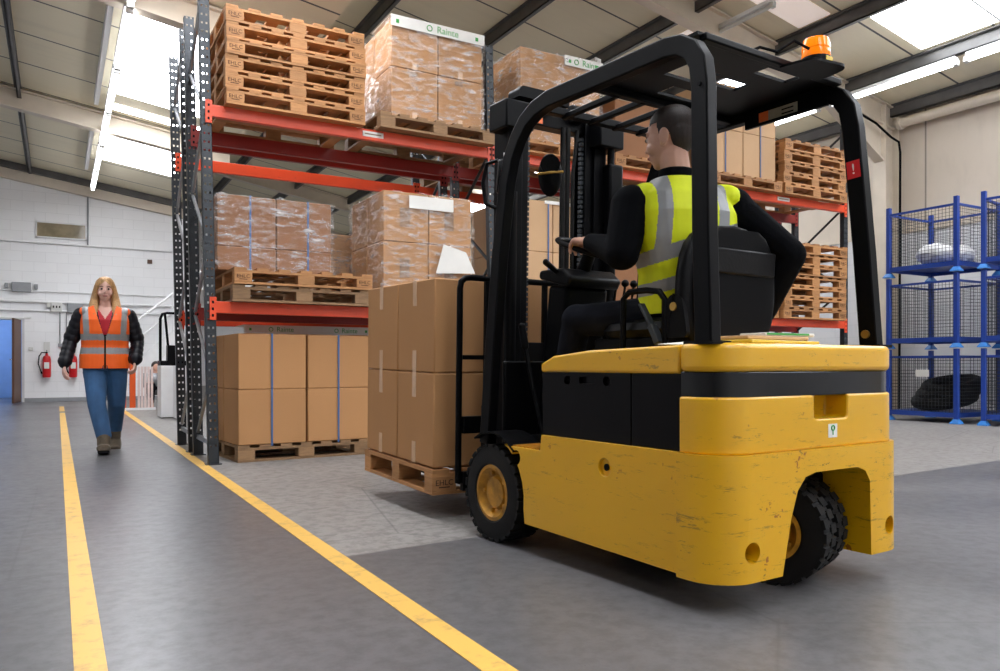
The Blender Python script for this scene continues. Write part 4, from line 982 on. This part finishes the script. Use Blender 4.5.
# load carried on the forks
LR = R(1.0); LM = Matrix.Translation((1.745, 3.785, .13)) @ Matrix.Rotation(LR, 4, 'Z') @ Matrix.Rotation(R(1.2), 4, 'X')
e_ = LM.to_euler()
o = pallet(0, 0, 0, 'wooden pallet lifted on the forks of the forklift', 0); o.location = LM.translation; o.rotation_euler = e_
for j, (za_, zb_) in enumerate(((.145, .655), (.657, 1.167))):
    for i, (xa, xb) in enumerate(((.01, .595), (.605, 1.19))):
        for d, (ya, yb) in enumerate(((.012, .50), (.51, .99))):
            o = carton(xa, xb, ya, yb, za_, zb_, '%s brown carton on the forks, %s column, %s row' % ('upper' if j else 'lower', 'left' if i == 0 else 'right', 'near' if d == 0 else 'far'), 'cartons on the forks', 'card',
                       [('l', .52, 't', .14), ('l', .52, 'b', .12)] if i == 0 else [('f', .5, 't', .1)])
            c_ = LM @ Vector(((xa + xb) / 2, (ya + yb) / 2, za_)); o.location = c_; o.rotation_euler = e_

# ================================================================== PEOPLE
def face(parent, HM, mats, female=False):
    """eyes, brows and lips on a head whose centre/axes are HM (x right, y forward, z up)"""
    for s in (-1, 1):
        m = MB(); m.ell(HM @ Vector((s * .029, .0745, .008)), .011); o = m.build('eye', M['eyew'], parent, True)
        m = MB(); m.ell(HM @ Vector((s * .029, .0815, .008)), .0085); m.build('iris', M['eyeb'], o, True)
        m = MB(); m.tube([HM @ Vector((s * .014, .088, .027)), HM @ Vector((s * .032, .087, .032)), HM @ Vector((s * .05, .076, .027))], .0035 if female else .004, 6); m.build('eyebrow', mats, parent, True)
    m = MB(); m.ell(HM @ Vector((0, .0885, -.058)), (.022, .008, .007), HM.to_3x3()); m.build('lips', M['lips'], parent, True)
def head_shapes(mb, HM, female=False):
    R3 = HM.to_3x3(); e = lambda c, r: mb.ell(HM @ Vector(c), r, R3, 20, 14)
    e((0, -.012, .035), (.074, .095, .085)); e((0, .012, -.01), (.067, .078, .09)); e((0, .030, -.012), (.061, .060, .088)); e((0, .035, -.065), (.046, .050, .042)); e((0, .058, -.094), (.022, .018, .014))
    e((0, .086, -.014), (.0085, .016, .024)); e((0, .096, -.026), (.012, .012, .009)); e((0, .079, -.058), (.024, .012, .012))
    if not female: e((0, .072, .032), (.048, .018, .013))
    for s in (-1, 1):
        e((s * .038, .052, -.034), (.024, .028, .026)); e((s * .076, -.012, -.008), (.009, .021, .032)); e((s * .071, -.005, -.03), (.008, .012, .014))
def hand(mb, W_, D_, U_, N_, curl=.5, sc_=1.0, thumb=1):
    """palm from wrist W_ along D_, fingers spread along U_, N_ = palm normal (fingers curl towards it)"""
    W_, D_, U_, N_ = Vector(W_), Vector(D_).normalized(), Vector(U_).normalized(), Vector(N_).normalized(); s = sc_
    def q(d, u, n): return W_ + D_ * d * s + U_ * u * s + N_ * n * s
    for u in (-.028, -.01, .01, .028): mb.cap(q(.0, u * .6, 0), q(.08, u, 0), .013 * s, .0125 * s, 10)
    for k, (u, L) in enumerate(((-.033, .07), (-.011, .08), (.011, .076), (.033, .06))):
        a = 0; p = q(.082, u, 0); pts = [p]
        for seg, f in ((0, .45), (1, .32), (2, .25)):
            a += curl * (1 + .12 * k) * (.9 if seg == 0 else 1.1); p = p + (D_ * math.cos(a) + N_ * math.sin(a)) * L * f * s; pts.append(p)
        mb.limb(pts, [.0098 * s, .009 * s, .0083 * s, .007 * s])
    t0 = q(.02, -.028 * thumb, .004); t1 = q(.05, -.05 * thumb, .018); t2 = q(.078, -.052 * thumb, .036); t3 = q(.098, -.042 * thumb, .048); mb.limb([t0, t1, t2, t3], [.014 * s, .012 * s, .0105 * s, .0085 * s])

# ---- driver (in the frame of the truck)
dr = thing('person', 'man in a yellow hi-vis vest and dark clothes driving the forklift', 'person', TO, PH)
ay = R(-20); U = Vector((math.cos(ay), math.sin(ay), 0)); V = Vector((-math.sin(ay), math.cos(ay), 0))
TOR = [((-.04, -.75, 1.0), .175, .145), ((-.045, -.765, 1.10), .178, .14), ((-.06, -.78, 1.21), .182, .135), ((-.085, -.79, 1.34), .205, .14), ((-.105, -.80, 1.45), .22, .135), ((-.12, -.80, 1.52), .19, .11), ((-.13, -.798, 1.575), .11, .08), ((-.135, -.79, 1.615), .066, .064)]
def torso(mb, g, z0=0, z1=9, dz=0):
    mb.loft([((c[0], c[1], c[2] + dz), a + g, b + g, U, V) for c, a, b in TOR if z0 <= c[2] <= z1], 28, 2.4)
LS, LE, LW = Vector((-.315, -.71, 1.485)), Vector((-.375, -.72, 1.285)), Vector((-.315, -.445, 1.372))
RS, RE, RW = Vector((.095, -.89, 1.49)), Vector((.275, -1.04, 1.29)), Vector((.25, -.93, 1.06))
LH, LK, LA = Vector((-.14, -.72, 1.03)), Vector((-.27, -.31, 1.035)), Vector((-.26, -.14, .55))
RH, RK, RA = Vector((.06, -.73, 1.03)), Vector((.12, -.30, 1.035)), Vector((.13, -.14, .55))
hz = R(18); HMd = Matrix.Translation((-.150, -.765, 1.772)) @ Matrix.Scale(1.07, 4) @ Matrix.Rotation(hz, 4, 'Z') @ Matrix.Rotation(R(-6), 4, 'X')
m = MB(); torso(m, -.02); head_shapes(m, HMd); m.cap((-.135, -.80, 1.57), (-.148, -.785, 1.70), .062, .060)
m.limb([LS, LE, LW], [.045, .038, .027]); m.limb([RS, RE, RW], [.045, .038, .027]); m.limb([LH, LK, LA], [.07, .05, .04]); m.limb([RH, RK, RA], [.07, .05, .04])
hand(m, LW, (.04, .13, .035), (.85, -.3, .1), (0.1, .25, -1), .62, 1.1, -1)
hand(m, RW, (-.02, .05, -.1), (0, 1, .3), (-1, 0, 0), .4)
body = fuse('body', m, M['skin'], dr, .0045, 3)
face(dr, HMd, M['hair_br'])
# short dark hair
m = MB(); R3 = HMd.to_3x3(); m.ell(HMd @ Vector((0, -.016, .042)), (.0785, .100, .086), R3, 24, 16); m.ell(HMd @ Vector((0, -.050, .01)), (.070, .060, .078), R3, 20, 14)
HI = HMd.inverted()
def hair_drop(c):
    p = HI @ c
    if p.y > .052 and p.z < .085: return True
    if p.z < .052 + .0 * p.y and p.y > .012: return True
    if p.z < -.005 and p.y > -.035: return True
    return p.z < -.075
fuse('hair', m, M['hair_br'], dr, .0045, 2, hair_drop)
# sweater, jeans
m = MB(); torso(m, .004, 0, 1.58); m.limb([LS, LE, LW - (LW - LE) * .08], [.085, .072, .040]); m.limb([RS, RE, RW], [.078, .066, .05]); m.ell((LE + Vector((0, 0, -.01))), (.07, .07, .062)); m.ell(LS, .085); m.ell(RS, .085)
m.loft([((-.13, -.798, 1.57), .09, .078, U, V), ((-.140, -.79, 1.64), .070, .068, U, V)], 24, 2)
fuse('sweater', m, M['navy'], dr, .007, 4)
m = MB(); m.loft([((-.04, -.75, .93), .19, .15, U, V), ((-.04, -.75, 1.06), .185, .15, U, V)], 24); m.limb([LH, LK, LA], [.095, .07, .055]); m.limb([RH, RK, RA], [.095, .07, .055]); m.ell(LK, .075); fuse('jeans', m, M['jeans_d'], dr, .008, 4)
for K in (LA, RA):
    m = MB(); m.cap(K, K + Vector((0, 0, -.07)), .05, .045); m.loft([(K + Vector((0, -.02 + .25 * t, -.09 + (.0 if t < .9 else -.01))), .045 - .01 * t, .04 - .012 * t, (1, 0, 0), (0, 0, 1)) for t in (0, .3, .7, 1)], 20); fuse('shoe', m, M['vinyl'], dr, .006, 3)
# vest
def vest_mat(c):
    z = c.z; u = (c - Vector((-.12, -.8, 1.5))).dot(U); v = (c - Vector((-.1, -.79, 1.3))).dot(V)
    zz = z - .32 * u
    if (1.285 < zz < 1.345) or (1.16 < zz < 1.212): return 1
    if zz > 1.3 and (abs(u - .125) < .027 or abs(u + .125) < .027): return 1
    return 0
m = MB(); VT = [((-.04, -.75, 1.03), .205, .17), ((-.045, -.765, 1.10), .203, .165), ((-.06, -.78, 1.21), .203, .157), ((-.085, -.79, 1.34), .222, .158), ((-.105, -.80, 1.45), .220, .153), ((-.12, -.80, 1.525), .195, .130), ((-.13, -.798, 1.595), .115, .098)]
m.loft([(c, a, b, U, V) for c, a, b in VT], 32, 2.5)
for s_, q_ in ((LS, -1), (RS, 1)): m.ell(s_ - U * q_ * .06 + Vector((0, 0, .035)), (.075, .1, .06))
def vdrop(c):
    if c.z > 1.60: return True
    for S_, E_, r_ in ((LS + Vector((0, 0, -.0)), LE, .0), (RS, RE, 0)):
        pass
    q_ = c - Vector((-.12, -.8, 1.5)); u = q_.dot(U)
    if (c - Vector((-.137, -.79, 1.63))).length < .088: return True
    if c.z > 1.30 and (u < -.195 - .02 * math.sin((c.z - 1.3) * 12) or u > .215): return True
    return c.z < 1.04
o = fuse('hi_vis_vest', m, [M['hi_ye'], M['reflect']], dr, .0042, 6, vdrop, vest_mat)
sd = o.modifiers.new('thick', 'SOLIDIFY'); sd.thickness = .004

# ---- woman walking towards the camera
wm = thing('person', 'woman with long blonde hair in an orange hi-vis vest walking towards the camera', 'person', (.405, 8.42, 0), R(-3))
X_, Y_ = Vector((1, 0, 0)), Vector((0, -1, 0))     # she faces -y
WT = [((0, 0, .82), .20, .155), ((0, 0, .92), .20, .15), ((0, 0, 1.02), .172, .135), ((0, -.01, 1.15), .185, .15), ((0, -.01, 1.26), .19, .145), ((0, .0, 1.33), .175, .11), ((0, .005, 1.385), .10, .075), ((0, .0, 1.42), .055, .055)]
wLS, wLE, wLW = Vector((.205, 0, 1.31)), Vector((.285, .03, 1.06)), Vector((.262, -.11, .86))     # her left arm = image right
wRS, wRE, wRW = Vector((-.205, 0, 1.31)), Vector((-.295, .05, 1.06)), Vector((-.345, -.06, .83))
fh, fk, fa = Vector((-.085, 0, .84)), Vector((-.07, -.19, .46)), Vector((-.01, -.30, .10))          # near leg
bh, bk_, ba = Vector((.09, 0, .84)), Vector((.10, .0, .46)), Vector((.085, .27, .12))
HMw = Matrix.Translation((0, -.01, 1.555)) @ Matrix.Rotation(math.pi, 4, 'Z') @ Matrix.Rotation(R(-3), 4, 'X')
def wtorso(mb, g, z0=0, z1=9): mb.loft([(c, a + g, b + g, X_, Y_) for c, a, b in WT if z0 <= c[2] <= z1], 28, 2.3)
m = MB(); wtorso(m, -.02); head_shapes(m, HMw, True); m.cap((0, 0, 1.36), (0, -.0, 1.49), .052, .05)
m.limb([wLS, wLE, wLW], [.045, .038, .026]); m.limb([wRS, wRE, wRW], [.045, .038, .026]); m.limb([fh, fk, fa], [.07, .045, .028]); m.limb([bh, bk_, ba], [.07, .045, .028])
hand(m, wLW, (-.1, -.3, -1), (-.3, -1, .2), (-1, .2, 0), .55, .95); hand(m, wRW, (0, -.15, -1), (.3, -1, .1), (1, .2, 0), .3, .95, 1)
fuse('body', m, M['skin2'], wm, .005, 3)
face(wm, HMw, M['door'], True)
# hair: skull cap and long strands to the chest
m = MB(); R3 = HMw.to_3x3(); m.ell(HMw @ Vector((0, -.02, .045)), (.088, .105, .088), R3, 24, 16)
for s in (-1, 1):
    m.limb([HMw @ Vector(p) for p in ((s * .035, .045, .096), (s * .068, .035, .05), (s * .082, .01, -.03), (s * .085, .01, -.11), (s * .085, .06, -.18), (s * .088, .125, -.25), (s * .075, .165, -.33))], [.024, .022, .022, .026, .030, .030, .014])
    m.limb([HMw @ Vector(p) for p in ((s * .06, -.04, .03), (s * .085, -.03, -.08), (s * .10, .02, -.16), (s * .115, .10, -.25))], [.038, .04, .042, .026])
m.limb([HMw @ Vector(p) for p in ((0, -.07, .03), (0, -.085, -.1), (0, -.09, -.22))], [.07, .08, .07])
fuse('hair', m, M['hair_bl'], wm, .006, 3, lambda c: (c.y < -.055 and abs(c.x) < .05 and c.z < 1.635 - abs(c.x) * .9) )
# red shirt, padded jacket, jeans, boots
m = MB(); wtorso(m, .006, 1.0, 1.40); fuse('shirt', m, M['redshirt'], wm, .008, 3, lambda c: c.z > 1.37 or (c.y < 0 and c.z > 1.27 + abs(c.x) * 1.6))
m = MB(); wtorso(m, .022, .82, 1.385)
for A_ in ((wLS, wLE, wLW), (wRS, wRE, wRW)):
    m.limb([A_[0], A_[1], A_[1] + (A_[2] - A_[1]) * .93], [.072, .062, .052])
    for a, b in ((A_[0], A_[1]), (A_[1], A_[2])):
        for t in (.15, .38, .61, .84): m.ell(a.lerp(b, t), .075 if a is A_[0] else .064, None, 14, 8)
m.loft([((0, .015, 1.36), .13, .09, X_, Y_), ((0, .03, 1.43), .12, .085, X_, Y_)], 24)
jd = lambda c: (c.y < -.03 and abs(c.x + .0) < .02 + (c.z - 1.12) * .20 and c.z > 1.12) or ((Vector((c.x, c.y)) - Vector((0, 0))).length < .075 and c.z > 1.38)
fuse('jacket', m, M['puffer'], wm, .007, 2, jd)
m = MB(); m.loft([((0, 0, .78), .19, .15, X_, Y_), ((0, 0, .88), .195, .15, X_, Y_)], 24); m.limb([fh, fk, fa + Vector((0, .02, .07))], [.115, .080, .068]); m.limb([bh, bk_, ba + Vector((0, -.01, .07))], [.115, .080, .068]); m.ell(fh + Vector((0, 0, -.08)), (.108, .115, .15)); m.ell(bh + Vector((0, 0, -.08)), (.108, .115, .15))
fuse('jeans', m, M['jeans'], wm, .008, 3)
for A_, rx in ((fa, R(-8)), (ba, R(22))):
    Mx = Matrix.Translation(A_ + Vector((0, 0, 0))) @ Matrix.Rotation(rx, 4, 'X'); R3 = Mx.to_3x3()
    m = MB(); m.cap(Mx @ Vector((0, 0, .06)), Mx @ Vector((0, 0, -.01)), .060, .058); m.loft([(Mx @ Vector((0, .05 - .24 * t, -.045 - .012 * t)), (.050 + .012 * math.sin(t * 3)), .046 - .012 * t, R3 @ Vector((1, 0, 0)), R3 @ Vector((0, 0, 1))) for t in (0, .3, .65, .9, 1)], 20)
    o = fuse('boot', m, M['boot'], wm, .006, 3)
    m = MB(); m.loft([(Mx @ Vector((0, .055 - .255 * t, -.088)), .05, .012, R3 @ Vector((1, 0, 0)), R3 @ Vector((0, 0, 1))) for t in (0, .3, .65, 1)], 20, 3); m.build('boot_sole', M['black'], o, True)
WV = [((0, 0, .79), .222, .178), ((0, 0, .92), .222, .178), ((0, 0, 1.02), .205, .165), ((0, -.01, 1.15), .215, .18), ((0, -.01, 1.26), .215, .178), ((0, .0, 1.335), .205, .142), ((0, .005, 1.40), .13, .11)]
m = MB(); m.loft([(c, a, b, X_, Y_) for c, a, b in WV], 32, 2.4)
for s in (-1, 1): m.ell((s * .17, 0, 1.335), (.065, .1, .055))
def wv_drop(c):
    if c.z > 1.405 or c.z < .80: return True
    if c.y < 0.0 and abs(c.x) < .010 + max(0, c.z - 1.10) * .30: return c.z > 1.10
    if c.y < 0 and c.z < .86 and abs(c.x) < (.86 - c.z) * .45: return True
    if c.z > 1.37 and math.hypot(c.x, c.y) < .11: return True
    return c.z > 1.12 and abs(c.x) > .222
def wv_mat(c):
    if c.y < -.1 and abs(c.x) < .006: return 2
    if 1.065 < c.z < 1.125 or .935 < c.z < .995: return 1
    if c.z > 1.065 and .145 < abs(c.x) - (1.38 - c.z) * -.06 < .197: return 1
    return 0
o = fuse('hi_vis_vest', m, [M['hi_or'], M['reflect'], M['black']], wm, .005, 3, wv_drop, wv_mat); sd = o.modifiers.new('thick', 'SOLIDIFY'); sd.thickness = .004

# ================================================================== BLUE CAGES
def cage():
    t = thing('post_cage', 'x', 'cage'); A, B, H_ = 1.08, 1.02, 1.06
    for x in (0, A):
        for y in (-B, 0):
            m = MB(); m.box(x - .03, x + .03, y - .03, y + .03, .06, H_); m.build('corner_post', M['blue'], t, bevel=.004)
            m = MB(); m.prism([(-.065, -.065), (.065, -.065), (.065, .065), (-.065, .065)], .0, .012, 'z'); 
            b0 = [(-.065, -.065, .012), (.065, -.065, .012), (.065, .065, .012), (-.065, .065, .012)]; b1 = [(p[0] * .5, p[1] * .5, .065) for p in b0]
            m.add(b0 + b1, [(0, 1, 5, 4), (1, 2, 6, 5), (2, 3, 7, 6), (3, 0, 4, 7), (4, 5, 6, 7), (3, 2, 1, 0)]); o = m.build('cup_foot', M['foot_blue'], t); o.location = (x, y, 0)
    for z, h in ((.12, .07), (.95, .03)):
        for a in (((0, 0), (A, 0)), ((0, -B), (A, -B)), ((0, -B), (0, 0)), ((A, -B), (A, 0))):
            m = MB(); m.bar((a[0][0], a[0][1], z), (a[1][0], a[1][1], z), .035, h); m.build('rail', M['blue'], t)
    m = MB(); m.box(0, A, -B, 0, .14, .155); m.build('deck_plate', M['blue'], t)
    for a in (((0, 0), (A, 0)), ((0, -B), (A, -B)), ((0, -B), (0, 0)), ((A, -B), (A, 0))):
        p, q = Vector((*a[0], 0)), Vector((*a[1], 0)); L = (q - p).length; n_ = int(L / .05); m = MB(); w = .0022
        for i in range(1, n_):
            c = p.lerp(q, i / n_); m.box(c.x - w, c.x + w, c.y - w, c.y + w, .15, .95)
        for k in range(1, 16):
            z = .15 + .05 * k; m.bar((p.x, p.y, z), (q.x, q.y, z), w * 2, w * 2)
        m.build('mesh_panel', M['upright'], t)
    return t
cg = cage(); first = True
for (x, y, rz, w, wl) in ((10.99, 7.3, 0, 'left', 'left stack by the right wall'), (11.03, 5.93, R(8), 'right', 'right stack at the picture edge')):
    for k, lv in enumerate(('bottom', 'middle', 'top')):
        o = cg if first else copy_tree(cg); first = False; o.location = (x, y, k * 1.075); o.rotation_euler = (0, 0, rz); o['group'] = 'blue stacked post cages'
        o['label'] = 'blue mesh cage, %s of the %s' % (lv, wl)
m = MB(); 
for k in range(3): m.tube([(11.5 + .1 * k + (.42 - .04 * k) * math.cos(a), 6.75 + .34 * math.sin(a), .33 + .1 * k + .08 * math.cos(a)) for a in [2 * math.pi * i / 30 for i in range(30)]], .085, 12, True)
tag(m.build('rubber_hose_coil', M['rubber'], None, True), 'coil of thick black rubber hose in the bottom left blue cage', 'hose')
for i, (x, y, s, lb) in enumerate(((11.35, 6.8, .26, 'left crumpled clear plastic bag in the top left blue cage'), (11.82, 6.7, .19, 'right crumpled clear plastic bag in the top left blue cage'))):
    rnd = random.Random(i + 40); m = MB(); m.ell((x, y, 2.31 + .16), (s, s, .16), None, 30, 18); m.v = [(a + rnd.uniform(-.015, .015), b + rnd.uniform(-.015, .015), c + rnd.uniform(-.012, .012)) for a, b, c in m.v]
    tag(m.build('plastic_bag', M['white'], None, True), lb, 'bag')
m = MB(); m.box(10.955, 10.965, 6.66, 6.86, .66, .76); tag(m.build('cage_notice', M['paper']), 'white notice card tied to the bottom left blue cage', 'sign')
m = MB(); m.bar((12.2, 6.5, 2.75), (12.2, 6.5, 2.9), .06, .06) 

# ================================================================== BACKGROUND LEFT, BEHIND THE RACK END
t = thing('barrier_frame', 'white slatted floor barrier panel with a foot rail beside the orange posts', 'barrier', (1.29, 15.7, 0))
for k in range(5): MB().box(k * .055, k * .055 + .04, 0, .02, .03, .8).build('slat', simple('pale_pink_slat%d' % k, (226, 205, 200), .5), t)
MB().box(-.25, .3, -.03, .05, 0, .04).build('foot_rail', M['white'], t)
for x, lb in ((1.18, 'wide orange steel post behind the woman, the right of two'), (1.06, 'narrow orange steel post behind the legs of the woman, the left of two')):
    m = MB(); m.box(x, x + (.10 if x > 1.1 else .06), 16.0, 16.1, 0, .86); tag(m.build('bollard_post', M['orange_p'], None, bevel=.006), lb, 'post')
for x, y, w, lb in ((1.395, 13.0, .21, 'white board panel standing before the black tubular frame'), (1.56, 12.4, .12, 'narrow white board panel standing closest to the rack end')):
    m = MB(); m.box(x, x + w, y, y + .5, .02, .82); tag(m.build('board_panel', M['white'], None, bevel=.005), lb, 'panel')
t = thing('tubular_cart', 'black tubular steel cart frame behind the white panels', 'cart', (1.46, 13.7, 0))
m = MB(); m.tube([(0, 0, .1), (0, 0, 1.58), (.03, 0, 1.66), (.1, 0, 1.68), (.4, 0, 1.68)], .022, 8); m.tube([(.07, 0, 1.66), (.14, 0, .9), (.18, 0, .1)], .02, 8); m.build('tube_frame', M['black'], t, True)
MB().box(-.02, .5, -.2, .2, .82, .9).build('cart_deck', M['black_matt'], t); MB().box(.1, .22, -.1, .1, .9, 1.15).build('cart_box', M['black_matt'], t)
t = thing('staircase', 'white steel staircase rising to the right along the far wall', 'stairs', (1.0, 17.5, 0))
m = MB(); m.bar((.1, 0, .45), (3.2, 0, 3.15), .04, .26); m.build('stringer', M['white'], t); m = MB(); m.bar((.1, .8, .45), (3.2, .8, 3.15), .04, .26); m.build('stringer', M['white'], t)
for k in range(12): MB().box(.1 + k * .24, .36 + k * .24, .02, .78, .42 + k * .21, .45 + k * .21).build('stair_tread', M['grey'], t)
for x in (.12, 1.6, 2.9): MB().box(x, x + .05, .35, .4, 0, .42 + (x - .1) * .85).build('stair_leg', M['white'], t)
for dz, y in ((1.0, 0), (.62, 0), (1.0, .8)):
    m = MB(); m.tube([(.1, y, .45 + dz), (3.2, y, 3.15 + dz)], .018, 8); m.build('handrail', M['white'], t, True)
for k in range(4): MB().cyl((.2 + k * .9, 0, .5 + k * .78), (.2 + k * .9, 0, 1.5 + k * .78), .015).build('baluster', M['white'], t, True)
cp = thing('person', 'person with dark hair crouching in dark clothes behind the white barrier', 'person', (1.66, 16.4, 0))
m = MB(); m.limb([(0, 0, .42), (-.03, -.08, .55), (-.02, -.1, .68)], [.14, .15, .1]); m.ell((0, -.12, .78), (.075, .095, .11)); m.limb([(-.15, -.05, .62), (-.2, -.3, .45), (-.1, -.45, .5)], [.055, .045, .03]); m.limb([(.15, -.05, .62), (.2, -.3, .45), (.1, -.45, .5)], [.055, .045, .03])
m.limb([(-.09, 0, .36), (-.12, -.38, .44), (-.1, -.2, .08), (-.1, -.35, .05)], [.09, .07, .05, .04]); m.limb([(.09, 0, .36), (.12, -.38, .44), (.1, -.2, .08), (.1, -.35, .05)], [.09, .07, .05, .04])
fuse('body', m, M['skin'], cp, .012, 3)
m = MB(); m.limb([(0, 0, .40), (-.03, -.08, .55), (-.02, -.08, .66)], [.16, .17, .12]); m.limb([(-.15, -.05, .62), (-.2, -.3, .45)], [.07, .06]); m.limb([(.15, -.05, .62), (.2, -.3, .45)], [.07, .06]); fuse('jumper', m, M['grey'], cp, .014, 2)
m = MB(); m.limb([(-.09, 0, .36), (-.12, -.38, .44), (-.1, -.2, .12)], [.11, .085, .06]); m.limb([(.09, 0, .36), (.12, -.38, .44), (.1, -.2, .12)], [.11, .085, .06]); fuse('jeans', m, M['jeans_d'], cp, .014, 2)
m = MB(); m.ell((0, -.10, .81), (.088, .10, .1)); fuse('hair', m, M['hair_br'], cp, .012, 2)
